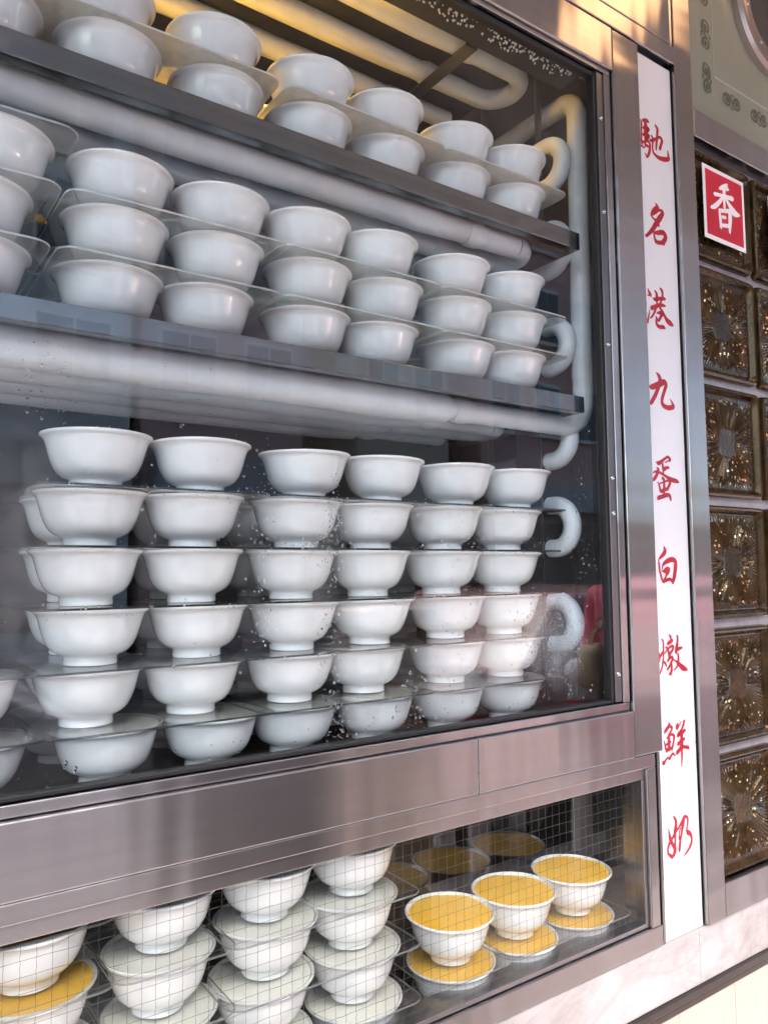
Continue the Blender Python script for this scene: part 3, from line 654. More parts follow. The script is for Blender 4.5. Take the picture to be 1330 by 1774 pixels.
def tray_mesh(w, d, r=0.018, t=TT):
    """flat sheet with rounded corners, the edge slightly softened"""
    pts = []
    for cx, cy, a0 in ((w / 2 - r, d / 2 - r, 0), (-w / 2 + r, d / 2 - r, 90), (-w / 2 + r, -d / 2 + r, 180), (w / 2 - r, -d / 2 + r, 270)):
        for k in range(7):
            a = R(a0 + 15 * k); pts.append((cx + r * math.cos(a), cy + r * math.sin(a)))
    n = len(pts); mb = MB(); vs_ = []; e = .0004
    for (ins, z) in ((e, 0.0), (0, e), (0, t - e), (e, t)):
        k = 1 - ins / (min(w, d) / 2); vs_ += [(x * k, y * k, z) for x, y in pts]
    fs = [tuple(range(n))[::-1], tuple(3 * n + i for i in range(n))]
    for j in range(3):
        fs += [(j * n + i, j * n + (i + 1) % n, (j + 1) * n + (i + 1) % n, (j + 1) * n + i) for i in range(n)]
    return mb.add(vs_, fs)
TRAYS = {}
def tray(x, y, z, w, d, mat, label, group):
    key = (w, d, mat)
    if key not in TRAYS:
        me = tray_mesh(w, d).mesh('tray', M[mat], 30); me.materials.append(M[mat + '_edge'])
        for p in me.polygons:
            if len(p.vertices) == 4: p.material_index = 1
        TRAYS[key] = me
    o = bpy.data.objects.new('tray', TRAYS[key]); o.location = (x, y, Z(z) + .0002); o.rotation_euler = (0, 0, rb.uniform(-.012, .012)); link(o)
    return tag(o, label, 'tray', group)

YB, YR = 0.095, 0.213            # front and rear row of bowls
def stacks(sec, where, base, cols, levels, mat, fills, tray_d=0.252):
    """cols[level][col] = x of the bowl; level 0 is the lowest"""
    step = HB + TT + .0004
    for lv in range(levels):
        z = base + step * lv; xs = cols[lv]
        for c_, x in enumerate(xs):
            if x is None: continue
            jy = rb.uniform(-.002, .002)
            bowl(x, YB + jy, z, '%s, front row, %s column from left, %s level up' % (where, ORD[c_], ORD[lv + 1]), "bowls " + sec, fills if lv < 3 else None)
        if lv < levels - 1:
            nx = cols[lv + 1]
            for p in range(0, len(xs), 2):
                a = [q for q in (xs[p], nx[p]) if q is not None]; b_ = [q for q in (xs[p + 1], nx[p + 1]) if q is not None]
                if not a and not b_: continue
                xc = ((sum(a) / len(a) if a else sum(b_) / len(b_) - .113) + (sum(b_) / len(b_) if b_ else sum(a) / len(a) + .113)) / 2
                tray(xc, YB - .0645 + tray_d / 2, z + HB, 0.241, tray_d, mat,
                     'acrylic tray %s, %s pair of columns from left, %s sheet up' % (sec, ORD[p // 2 + 1], ORD[lv + 1]), 'trays ' + sec)
C_COLS = [   # lowest level first; the first two columns stand half outside the picture
    [None, 0.096, 0.223, 0.333, 0.436, 0.550, 0.669, 0.780],
    [None, 0.087, 0.203, 0.313, 0.432, 0.537, 0.671, 0.778],
    [None, None, 0.206, 0.319, 0.435, 0.545, 0.670, 0.778],
    [None, None, 0.201, 0.312, 0.434, 0.543, 0.666, 0.778],
    [None, None, 0.204, 0.313, 0.441, 0.549, 0.668, 0.778],
    [None, None, 0.209, 0.321, 0.454, 0.567, 0.691, 0.801]]


stacks('in the lower compartment', 'white bowl in lower compartment', -0.2088, C_COLS, 6, 'tray', 'milk')
B_COLS = [[None, 0.085, 0.217, 0.325, 0.454, 0.560, 0.695, 0.799],
          [None, 0.085, 0.223, 0.336, 0.458, 0.570, 0.692, 0.802],
          [None, 0.105, 0.228, 0.343, 0.454, 0.560, 0.690, 0.801]]
stacks('on the middle shelf', 'white bowl on middle shelf', 0.2535, B_COLS, 3, 'tray_mid', None)
tray(0.052, YB - .0645 + .126, 0.2535 + 2 * (HB + TT + .0004) + HB, 0.241, 0.252, 'tray_mid', 'acrylic tray covering the leftmost topmost bowl of the middle shelf', 'trays on the middle shelf')
A_COLS = [[None, 0.090, 0.213, 0.337, 0.459, 0.576, 0.696, 0.805],
          [None, 0.090, 0.205, 0.333, 0.461, 0.575, 0.701, 0.808]]
stacks('on the top shelf', 'white bowl on top shelf', 0.5035, A_COLS, 2, 'tray_milky', None)
# rear row, glimpsed in the gaps
def rear(sec, where, base, cols, levels):
    step = HB + TT + .0004
    for lv in range(levels):
        for c_, x in enumerate(cols):
            bowl(x + rb.uniform(-.006, .006), YR + rb.uniform(-.003, .003), base + step * lv,
                 '%s, rear row, %s column from left, %s level up' % (where, ORD[c_ + 1], ORD[lv + 1]), 'rear bowls ' + sec)
rear('in the lower compartment', 'white bowl in lower compartment', -0.2088, [0.214, 0.330, 0.447, 0.560, 0.680, 0.795], 5)
rear('on the middle shelf', 'white bowl on middle shelf', 0.2535, [0.225, 0.340, 0.462, 0.572, 0.696, 0.805], 3)
rear('on the top shelf', 'white bowl on top shelf', 0.5035, [0.22, 0.340, 0.462, 0.582, 0.702, 0.812], 2)

# ------------------------------------------------------------------ lower cabinet with wired glass
low = empty('lower_cabinet', (0.4, 0.0, Z(-0.56))); tag(low, 'low stainless steel display case with wired glass below the tall window', 'cabinet')
part(MB().box(XL, 0.952, 0.128, 0.134, Z(-0.56), Z(-0.272)), 'back_panel', M['black_glass'], low)
part(MB().box(XL, 0.965, 0.0115, 0.128, Z(-0.565), Z(-0.5482)), 'case_floor', M['dark_back'], low)
part(MB().box(0.953, 0.966, 0.0115, 0.128, Z(-0.5478), Z(-0.30)), 'side_panel', M['side_panel'], low)
part(MB().box(XL, 0.965, 0.032, 0.128, Z(-0.285), Z(-0.280)), 'case_ceiling', M['dark_back'], low)
wp = part(MB().box(XL, 0.9475, 0.003, 0.0095, Z(-0.506), Z(-0.3015)), 'wired_glass', M['wired'], low)
wires = MB(); rg = random.Random(3)
k = 0; x = 0.9415
while x > XL + .05:
    if x > -0.05:
        ph = rg.uniform(0, 6.28)
        wires.tube([(x + .00042 * math.sin(zz * 620 + ph), 0.0062 + .0003 * math.sin(zz * 480), Z(zz)) for zz in [-0.505 + .0051 * i for i in range(41)]], 0.00020, 4, False)
    x -= 0.01285
zz = -0.498
while zz < -0.304:
    wires.tube([(xx, 0.0062 + .0003 * math.cos(xx * 245), Z(zz) + .0002 * math.sin(xx * 120 + zz * 999)) for xx in [-0.05 + .0128 * i for i in range(78)]], 0.00019, 4, False); zz += 0.01335
wo = part(wires, 'wire_grid', M['wire'], wp); tag(wo, kind='stuff')
part(MB().box(XL, 0.9735, -.0105, .03, Z(-0.2872), Z(-0.2690), .0014), 'frame_bar', M['steel_x'], low)
part(MB().box(XL, 0.9530, -.0055, .03, Z(-0.3035), Z(-0.2876), .0012), 'inner_bar', M['steel_x'], low)
part(MB().box(0.9535, 0.9735, -.0105, .03, Z(-0.5095), Z(-0.2876), .0014), 'frame_bar', M['steel_z'], low)
part(MB().box(0.9470, 0.9530, -.0055, .03, Z(-0.5030), Z(-0.3040), .0010), 'inner_bar', M['steel_z'], low)
part(MB().box(XL, 0.9530, -.0055, .03, Z(-0.5092), Z(-0.5025), .0012), 'inner_bar', M['steel_x'], low)
part(MB().box(XL, 0.9780, -.0105, .03, Z(-0.5385), Z(-0.5100), .0014), 'frame_bar', M['steel_x'], low)
part(MB().box(0.9740, 0.9808, 0.004, .03, Z(-0.5380), Z(-0.2692)), 'shadow_gap', M['rubber'], low)
part(MB().box(0.9810, 0.9872, -.0085, .03, Z(-0.5400), Z(-0.2692), .0010), 'edge_bar', M['steel_z'], low)

YD = 0.063; LV = [-0.5452 + (HB + TT + .0004) * k for k in range(5)]
def dcol(x, levels, kind, name, rng=None):
    for lv in levels:
        w = {'milk': 'white milk pudding', 'egg': 'yellow egg custard'}[kind]
        bowl(x + rb.uniform(-.003, .003), YD + rb.uniform(-.002, .002), LV[lv], '%s bowl behind wired glass, %s, %s level up' % (w, name, ORD[lv + 1]), 'bowls behind the wired glass', kind)
dcol(0.036, (0, 1, 2, 3, 4), 'egg', 'stack outside the left edge')
dcol(0.152, (0, 1, 2), 'egg', 'leftmost stack'); 
bowl(0.150, YD, LV[3], 'bowl of yellow egg custard, leftmost stack behind wired glass, cut by steel frame', 'bowls behind the wired glass', 'egg')
dcol(0.271, (0, 1, 2, 3), 'milk', 'second stack from left')
dcol(0.384, (0, 1, 2, 3), 'milk', 'third stack from left')
dcol(0.497, (0, 1, 2, 3), 'milk', 'fourth stack from left')
dcol(0.643, (0, 1), 'egg', 'nearest of the three custard pairs')
dcol(0.757, (0, 1), 'egg', 'middle of the three custard pairs')
dcol(0.871, (0, 1), 'egg', 'farthest of the three custard pairs')
for x, w, lv_n, nm in ((0.094, .241, 4, 'under the leftmost custard bowls'), (0.271, .122, 3, 'in the second stack from left'), (0.4405, .241, 3, 'across the third and fourth stacks'),
                       (0.640, .128, 1, 'under the nearest custard'), (0.816, .241, 1, 'under the two far custards')):
    for lv in range(lv_n):
        tray(x, YD - .0585 + .0605, LV[lv] + HB, w, .121, 'tray_low', 'clear acrylic tray behind wired glass %s, %s sheet up' % (nm, ORD[lv + 1]), 'trays behind the wired glass')

# ------------------------------------------------------------------ white sign strip with brushed red characters
GLYPHS = {   # brush strokes in millimetres round each character's middle: (x, z, brush width)
    '馳': (1032.0, 677.8, [[(-31.6,27.5,1.4),(-29.2,23.1,3.2),(-29.9,13.2,2.9),(-30.4,1.6,2.9),(-30.4,-7.6,3.2),(-28.5,-11.5,3.6)], [(-26.4,27.2,3.6),(-19.2,30.0,5.1),(-13.0,30.9,4.4),(-10.8,29.4,2.6)], [(-19.2,28.8,5.1),(-19.2,22.5,4.4),(-22.5,16.8,3.6),(-27.0,15.0,2.2)], [(-17.7,25.3,4.4),(-19.1,15.6,6.5),(-20.0,7.3,5.1),(-20.0,-0.8,4.3),(-20.9,-8.5,3.2),(-22.0,-12.3,2.9)], [(-24.4,15.9,3.6),(-15.4,18.0,5.8),(-10.6,17.3,3.3),(-18.5,10.1,4.3)], [(-27.6,3.6,2.9),(-18.7,6.6,5.8),(-10.8,6.9,3.6),(-16.4,0.4,4.3),(-19.8,-4.1,3.6)], [(-28.3,-8.0,2.9),(-23.0,-6.9,3.2),(-15.7,-2.8,3.3),(-9.7,-6.0,3.6),(-9.6,-12.3,4.0),(-12.4,-22.4,4.4),(-17.7,-30.9,2.9)], [(-17.7,-30.4,3.2),(-22.7,-25.1,1.1)], [(-38.5,-20.4,2.5),(-33.9,-16.1,2.5),(-28.7,-16.1,2.2),(-24.4,-17.3,2.2)], [(-22.5,-14.7,2.5),(-18.8,-11.3,2.9),(-13.6,-11.9,3.3)], [(5.8,30.9,2.2),(11.8,25.9,4.1),(10.9,17.5,3.7),(9.5,8.9,3.7),(7.4,-3.4,3.3),(6.5,-11.8,1.5)], [(-5.7,10.3,1.5),(-1.9,6.3,3.3),(-1.8,0.6,3.3),(-2.6,-6.6,2.2),(-2.6,-13.5,2.6),(1.1,-18.7,3.3),(11.8,-21.8,4.4),(24.6,-20.7,6.3),(37.7,-16.6,5.6),(38.5,-11.1,3.8),(36.7,-2.3,0.9)], [(-9.4,0.1,3.6),(-2.1,2.2,4.4),(4.4,6.3,4.0),(13.7,12.0,3.7),(18.4,14.4,3.0),(22.7,9.7,4.5),(20.5,3.1,3.7),(17.4,-3.7,4.5),(15.8,-7.7,3.7)]]),
    '名': (1029.5, 544.9, [[(1.4,32.6,0.9),(4.9,30.1,3.6),(5.9,24.6,8.7),(-3.5,16.4,7.9),(-9.2,10.4,4.3),(-7.6,6.8,2.5),(-1.5,4.4,3.2),(4.5,0.9,5.8),(9.6,-3.5,3.6)], [(-9.1,12.1,4.3),(0.1,16.8,4.3),(9.3,21.5,3.3),(16.6,24.1,3.7),(20.0,20.4,5.9),(14.1,12.5,8.0),(6.4,3.7,8.0),(-0.3,-4.3,7.2),(-6.9,-12.3,6.5),(-15.3,-20.6,5.0),(-24.4,-27.9,3.9),(-25.1,-25.3,1.4)], [(-4.9,-16.3,2.9),(-4.4,-21.8,3.2),(-2.5,-27.6,4.0),(0.8,-31.9,6.5)], [(-3.7,-17.4,2.9),(4.4,-15.9,5.8),(18.1,-11.9,6.6),(25.1,-15.6,6.6),(23.9,-21.7,6.6),(19.0,-28.0,6.6),(21.4,-32.6,1.8)], [(-1.7,-29.6,4.3),(4.4,-31.6,5.1),(17.1,-29.0,5.8)]]),
    '港': (1030.0, 407.8, [[(-26.3,25.0,1.0),(-23.5,20.3,3.5),(-20.3,16.5,4.9),(-18.7,13.5,2.8)], [(-27.4,13.4,1.4),(-21.2,15.2,3.2)], [(-35.3,9.6,1.0),(-33.1,2.9,3.8),(-32.1,-2.4,2.8),(-33.5,-11.5,2.1),(-33.6,-20.8,2.8),(-29.8,-30.0,3.5)], [(-29.8,-30.5,3.1),(-27.2,-22.4,2.8),(-24.0,-11.9,1.4),(-23.4,-8.4,0.6)], [(-8.9,25.0,2.1),(-4.3,20.9,3.9),(-3.8,14.3,5.0),(-4.1,7.5,2.8),(-4.4,3.0,2.8)], [(4.4,31.9,1.8),(9.9,28.3,4.3),(11.0,22.9,3.6),(9.7,15.8,3.6),(5.7,9.4,2.9),(2.7,4.4,2.9)], [(-13.6,11.8,2.1),(-7.5,10.8,5.0),(-0.3,13.3,5.0),(8.8,15.7,4.3),(16.9,16.4,4.3)], [(-19.8,-5.5,5.6),(-9.9,-1.4,5.7),(2.7,3.8,5.0),(10.8,4.8,4.3),(17.1,4.9,2.2)], [(-7.4,-3.2,3.2),(-12.3,-11.9,2.8),(-18.8,-19.2,2.5),(-23.7,-22.0,1.0)], [(2.5,-0.2,2.9),(9.3,-5.6,3.6),(15.1,-12.3,4.3),(21.1,-18.0,6.5),(28.2,-20.7,7.2),(35.3,-23.4,2.9)], [(-6.1,-10.7,1.4),(2.0,-8.6,4.3),(7.2,-9.9,5.0),(2.3,-17.5,3.9),(-1.5,-22.1,3.2),(-4.9,-19.9,1.8)], [(-8.6,-16.2,1.8),(-6.6,-19.7,3.2),(-7.8,-25.5,3.5),(-5.4,-30.0,4.2),(1.5,-31.6,5.0),(9.6,-30.4,5.0),(14.0,-31.9,2.5)]]),
    '九': (1028.4, 275.9, [[(-11.0,26.2,1.0),(-4.3,21.1,5.6),(-2.0,15.3,6.3),(-4.1,8.5,7.0),(-9.0,-1.0,5.9),(-15.7,-11.1,6.2),(-23.1,-20.1,5.8),(-27.7,-24.4,5.5)], [(-30.9,1.1,1.7),(-22.8,1.6,6.9),(-10.4,6.0,7.7),(2.2,11.5,8.4),(9.4,13.6,6.4),(12.7,9.6,6.4),(10.6,3.8,5.6),(5.6,-5.7,5.3),(1.5,-15.0,5.3),(2.0,-22.0,5.6),(8.8,-25.6,6.0),(18.6,-26.2,6.4),(30.4,-23.7,6.4)], [(30.9,-23.1,5.7),(26.4,-16.4,2.9),(21.7,-11.7,0.6)]]),
    '蛋': (1029.6, 137.5, [[(-20.5,23.9,1.7),(-14.1,22.5,5.5),(-6.1,26.3,4.1),(3.0,31.3,3.5),(9.3,34.0,3.5),(14.5,30.5,4.9),(11.7,28.4,4.2)], [(8.9,27.4,2.1),(0.8,24.1,1.0)], [(-4.9,23.1,3.4),(-4.0,16.7,3.8),(-3.4,11.3,2.8),(-3.8,5.9,2.1)], [(-1.6,13.6,5.5),(4.8,16.8,4.2),(11.0,17.2,3.5)], [(-20.1,15.1,2.0),(-15.5,13.2,3.4),(-17.5,8.3,4.8),(-21.3,2.7,4.8),(-26.7,-2.5,4.7),(-31.9,-4.4,2.7),(-34.8,-1.9,1.3),(-34.1,2.4,0.5)], [(-29.6,6.4,1.0),(-23.5,8.9,2.7),(-17.4,9.3,3.4),(-8.9,7.2,3.1),(3.1,3.1,3.5),(13.4,-0.6,5.6),(27.6,-2.5,5.6),(34.8,-4.0,2.8)], [(-18.4,-6.2,1.0),(-15.2,-11.4,2.7),(-13.0,-18.3,3.4),(-10.6,-20.8,4.1),(-1.7,-17.7,4.8),(6.3,-15.6,4.2)], [(-14.2,-9.2,1.7),(-6.3,-6.6,2.1),(2.6,-4.2,2.4),(10.7,-2.4,4.2),(12.2,-7.2,4.2),(8.3,-12.8,3.8),(5.3,-17.8,2.8)], [(-7.6,0.3,3.4),(-2.5,-2.6,3.8),(-2.5,-9.1,3.8),(-2.9,-16.6,3.4),(-3.7,-22.6,3.4),(-5.7,-27.0,4.1)], [(-19.8,-31.4,5.4),(-9.3,-28.8,5.1),(1.3,-26.1,5.2),(9.3,-25.7,4.2),(11.7,-29.4,3.8),(12.7,-34.0,2.1)]]),
    '白': (1027.4, 4.5, [[(-7.5,28.7,0.7),(-4.4,22.9,4.8),(-5.5,18.6,6.1),(-11.9,13.8,4.7),(-18.1,10.1,3.0),(-20.8,7.0,2.0),(-20.3,0.7,3.3),(-19.2,-8.2,3.3),(-16.6,-16.1,3.7),(-14.0,-22.5,3.4),(-10.0,-26.7,3.4)], [(-14.2,-10.9,1.0),(-12.5,-4.1,2.0),(-8.3,1.7,4.1),(1.5,5.9,6.1),(13.1,8.1,6.2),(20.8,4.8,6.2),(20.8,-3.2,6.9),(18.9,-11.2,6.5),(16.2,-19.7,6.2),(11.7,-28.7,3.4)], [(-12.4,-10.4,1.3),(-4.6,-8.9,7.4),(3.4,-6.8,7.5)], [(3.3,-7.4,6.1),(-1.3,-12.6,6.1),(-4.2,-17.3,2.7),(-8.9,-23.6,4.0)], [(-9.0,-25.2,3.4),(-0.2,-22.7,4.1),(6.8,-22.2,4.1),(11.8,-26.0,3.4)]]),
    '燉': (1031.5, -131.5, [[(-32.7,5.9,0.7),(-31.7,0.7,3.3),(-33.3,-4.4,5.9),(-34.1,-9.9,2.0)], [(-35.0,-4.2,3.9),(-28.8,-0.1,3.3),(-23.0,6.2,2.0)], [(-24.8,25.0,1.7),(-21.2,21.1,2.3),(-21.3,13.4,2.3),(-21.9,3.1,2.3),(-23.3,-7.1,2.6),(-25.6,-16.2,2.3),(-30.2,-23.1,2.3),(-34.7,-28.1,1.0)], [(-22.6,-8.8,2.0),(-18.5,-11.1,3.3),(-14.5,-16.6,1.3)], [(-19.4,2.4,1.7),(-13.0,7.7,2.0),(-12.0,10.7,2.7),(-16.2,12.5,2.0)], [(-6.5,30.2,2.0),(-2.4,26.8,3.0),(-3.4,24.8,3.4)], [(-10.8,16.9,4.0),(-4.6,19.1,4.7),(1.7,21.9,4.0)], [(-9.5,9.5,2.3),(-2.4,12.7,3.0),(2.8,11.8,3.4),(0.7,6.7,3.0),(-4.7,2.4,3.3),(-7.1,-1.1,3.3)], [(-10.8,9.6,2.7),(-8.6,3.2,3.3),(-7.2,-3.1,3.3)], [(-12.8,-9.5,2.7),(-7.8,-5.2,3.0),(0.1,-3.1,3.0)], [(0.1,-3.7,3.4),(-0.1,-7.3,3.4),(-3.9,-11.7,2.7),(-7.6,-16.6,2.7),(-13.9,-21.3,3.0)], [(-3.1,-12.8,2.7),(-2.7,-20.1,3.0),(-4.8,-27.2,3.3),(-6.7,-30.2,2.0)], [(-6.7,-29.7,2.3),(-10.4,-26.2,1.0)], [(13.1,29.1,1.4),(14.6,25.3,2.7),(13.7,17.5,3.1),(11.5,10.2,4.4),(8.7,2.0,4.1)], [(10.3,5.6,3.4),(16.6,7.8,4.1),(24.2,9.2,2.7)], [(13.6,1.7,1.7),(14.9,-4.7,2.7),(14.1,-11.0,3.0),(11.4,-18.1,2.4),(2.3,-23.9,1.0)], [(0.8,-6.8,1.0),(8.4,-10.5,2.0),(16.0,-15.3,4.7),(25.4,-21.8,6.8),(35.0,-25.2,3.4)]]),
    '鮮': (1031.7, -265.5, [[(-15.5,35.0,1.0),(-13.6,31.1,3.9),(-18.1,27.1,4.6),(-24.3,22.8,3.9),(-26.6,19.5,1.3)], [(-15.4,29.3,3.9),(-7.9,26.9,3.3),(-9.0,22.9,3.0),(-13.5,18.4,3.0),(-16.4,14.1,3.9),(-21.6,11.7,1.3)], [(-28.9,10.2,1.0),(-26.6,5.3,2.3),(-24.9,-1.0,2.3),(-23.6,-8.3,1.3)], [(-15.4,16.0,3.3),(-8.5,16.2,3.0),(-3.5,13.5,4.0),(-4.3,7.5,3.0),(-6.9,0.6,3.0),(-9.9,-6.6,2.6)], [(-16.0,13.1,3.3),(-16.0,5.9,4.6),(-16.5,-1.6,3.9),(-16.8,-6.7,2.6)], [(-23.4,3.1,2.6),(-17.8,4.1,3.9),(-12.5,6.5,3.3)], [(-24.4,-6.1,3.2),(-17.5,-4.1,4.6),(-9.7,-3.1,3.3)], [(-32.7,-18.6,0.6),(-31.3,-23.3,3.9),(-26.0,-19.1,2.6),(-20.7,-15.8,1.9),(-16.6,-17.9,3.9),(-12.1,-14.5,2.6),(-7.7,-12.0,3.0),(-2.8,-15.8,1.6)], [(6.7,31.3,1.0),(6.0,27.2,5.3),(4.0,22.3,4.0)], [(16.9,33.2,0.5),(11.3,28.2,1.3),(7.5,24.0,2.0)], [(23.5,33.5,3.4),(22.0,29.5,3.4),(18.0,23.2,2.7),(14.2,19.0,3.3),(8.7,15.0,4.7),(5.0,11.9,4.0)], [(6.0,13.3,4.0),(14.9,15.3,5.4),(24.8,18.7,3.4)], [(15.8,16.2,4.7),(15.4,9.0,4.7),(14.8,0.8,6.0),(14.7,-8.5,4.0),(14.5,-18.8,3.0),(13.4,-27.9,2.0),(12.6,-35.0,0.4)], [(4.3,0.1,3.3),(11.4,2.3,4.7),(22.3,6.6,3.0)], [(0.9,-12.7,4.6),(8.1,-9.1,4.7),(14.4,-5.3,4.0),(23.2,-6.5,4.0),(30.2,-8.0,4.1),(32.7,-11.0,1.4)]]),
    '奶': (1033.1, -398.9, [[(-13.0,30.7,2.6),(-8.6,24.8,3.9),(-7.7,19.1,4.5),(-9.4,11.9,5.8),(-13.4,3.6,3.9),(-21.4,-2.3,3.8),(-26.7,-7.7,3.8),(-29.7,-15.0,3.2),(-28.3,-20.2,3.2),(-21.9,-25.1,4.5),(-19.5,-27.6,3.2)], [(-19.5,-27.1,3.2),(-14.1,-22.3,5.1),(-12.8,-15.5,5.8),(-17.5,-9.1,4.5),(-22.9,-0.5,5.1),(-24.9,7.9,3.2),(-26.5,16.2,0.8)], [(-10.6,6.1,3.9),(-11.1,-0.9,2.9),(-11.7,-10.3,3.2),(-11.4,-19.3,3.2)], [(-15.9,3.1,1.9),(-9.7,6.9,2.9),(-2.6,11.6,2.6),(7.4,19.3,3.9),(13.9,25.2,4.0),(20.8,22.4,3.3),(21.2,16.1,3.0),(19.0,8.9,2.3),(17.8,3.5,2.6)], [(17.7,3.0,3.3),(21.1,0.8,6.0),(27.1,-2.9,4.7),(29.7,-10.1,3.3),(27.9,-16.9,3.7),(22.2,-22.8,3.3),(14.9,-27.9,2.3),(7.7,-30.7,0.8)], [(12.6,24.4,4.0),(9.5,16.8,5.9),(6.7,7.7,3.9),(2.5,-3.6,3.3),(-0.2,-12.6,4.2),(-1.6,-19.9,3.9),(-1.8,-23.4,0.8)], [(2.6,11.1,2.0),(-0.8,5.2,1.6),(-1.5,-4.8,2.6)]]),
    '香': (1229.8, 623.2, [[(9.0,43.4,3.9),(-1.6,36.8,7.1),(-16.0,29.7,3.9)], [(5.8,41.3,4.7),(6.5,36.7,7.9),(13.4,35.8,2.4)], [(-32.7,15.7,5.4),(-6.8,19.4,4.7),(24.6,22.3,7.2)], [(-1.6,35.6,7.0),(-2.2,15.5,5.5),(-2.5,-2.2,4.7)], [(-4.9,18.2,4.7),(-17.8,5.3,6.2),(-32.3,-6.2,6.9),(-44.2,-11.2,3.8)], [(2.0,17.8,3.1),(16.2,5.2,7.9),(27.8,-2.3,11.1),(44.2,-2.7,3.2)], [(-18.7,-7.8,4.6),(-16.9,-23.5,5.4),(-16.2,-40.8,4.6)], [(-15.9,-9.3,5.4),(-0.8,-6.4,5.5),(13.5,-2.6,6.3)], [(14.0,-2.5,7.1),(13.3,-19.1,7.9),(10.4,-43.4,3.1)], [(-11.7,-19.9,4.6),(-0.7,-18.1,4.7)], [(-14.8,-35.2,4.6),(7.3,-31.3,5.5)]]),
}
def catmull(pts, n=6):
    P = [Vector(p) for p in pts]; P = [P[0] * 2 - P[1]] + P + [P[-1] * 2 - P[-2]]; out = []
    for i in range(1, len(P) - 2):
        for k in range(n):
            t = k / n; a, b, c_, d = P[i - 1], P[i], P[i + 1], P[i + 2]
            out.append(.5 * ((2 * b) + (c_ - a) * t + (2 * a - 5 * b + 4 * c_ - d) * t * t + (3 * b - a - 3 * c_ + d) * t ** 3))
    return out + [P[-2]]
def glyph(ch, name, y, mat, parent, dx=0.0, cx=None):
    gx, gz, st = GLYPHS[ch]; mb = MB(); rg = random.Random(ord(ch))
    for si, s in enumerate(st):
        Q = catmull(s); n = len(Q); vs_ = []; dep = .0003 + .00004 * si
        for i, q in enumerate(Q):
            a = Q[max(0, i - 1)]; b = Q[min(n - 1, i + 1)]; t = Vector((b.x - a.x, b.y - a.y)).normalized()
            w = max(.5, q.z) / 2 * 1.28 * (1 + rg.uniform(-.05, .05)); nx, nz = -t.y * w, t.x * w
            for sg in (1, -1):
                vs_.append(((gx + q.x + nx * sg) / 1000 + dx, y - dep, Z((gz + q.y + nz * sg) / 1000)))
            for sg in (1, -1):
                vs_.append(((gx + q.x + nx * sg) / 1000 + dx, y + .0005, Z((gz + q.y + nz * sg) / 1000)))
        fs = []
        for i in range(n - 1):
            k, j = 4 * i, 4 * i + 4
            fs += [(k, j, j + 1, k + 1), (k, k + 2, j + 2, j), (k + 1, j + 1, j + 3, k + 3)]
        mb.add(vs_, fs)
        for i, rot in ((0, 1), (n - 1, -1)):        # rounded brush ends
            q = Q[i]; r = max(.25, q.z / 2 * .92); cc = [((gx + q.x + r * math.cos(a * .5236)) / 1000 + dx, y - dep - .00001, Z((gz + q.y + r * math.sin(a * .5236)) / 1000)) for a in range(12)]
            mb.add(cc, [tuple(range(12))])
    return part(mb, name, mat, parent)
sg = empty('sign_board', (1.037, 0, Z(-0.54))); tag(sg, 'tall narrow white board with nine red brushed Chinese characters', 'sign')
sb = MB(); sb.box(0.9903, 1.0838, -.0045, .01, Z(-0.268), Z(0.8170), .0012)
part(sb, 'board', M['sign_white'], sg)
part(MB().box(0.9876, 1.0838, -.0045, .01, Z(-0.5415), Z(-0.2684), .0012), 'board', M['sign_white'], sg)
for ch in '馳名港九蛋白燉鮮奶': glyph(ch, 'character', -.0045, M['sign_red'], sg)
part(MB().box(1.0839, 1.0868, -.0015, .01, Z(-0.541), Z(0.822)), 'shadow_gap', M['rubber'], sg)

# ------------------------------------------------------------------ steel cladding right of and above the window
cd = empty('steel_cladding', (1.11, 0, Z(-0.54))); tag(cd, 'brushed steel column and rails framing the glass blocks', 'cladding')
part(MB().box(1.0870, 1.1342, -.0120, .03, Z(-0.5405), Z(1.6), .0016), 'column', M['steel_z'], cd)
part(MB().box(1.1345, 1.80, -.0120, .03, Z(0.7205), Z(0.7685), .0016), 'rail', M['steel_x'], cd)
part(MB().box(1.1345, 1.80, -.0120, .03, Z(-0.5400), Z(-0.4890), .0016), 'rail', M['steel_x'], cd)
fa = empty('steel_fascia', (0.2, 0, Z(0.82))); tag(fa, 'brushed steel fascia panels above the tall window and sign', 'fascia')
part(MB().box(XL, 1.0860, -.0125, .03, Z(0.8245), Z(0.8545), .0014), 'panel', M['steel_x'], fa)
part(MB().box(XL, 1.0765, -.0125, .03, Z(0.8562), Z(1.6), .0014), 'panel', M['steel_x'], fa)
part(MB().box(1.0785, 1.0862, -.0095, .03, Z(0.8562), Z(1.6), .0010), 'edge_bar', M['steel_z'], fa)
slab('shop_wall', -3.0, 6.0, 0.43, 0.7, 0.0, 4.2, M['bw3'])
slab('shop_wall', -3.0, XL - .005, 0.0, 0.43, 0.0, 4.2, M['steel_dull'])
slab('shop_wall', -3.0, 6.0, 0.0, 0.43, EYE + 1.602, 4.2, M['steel_dull'])

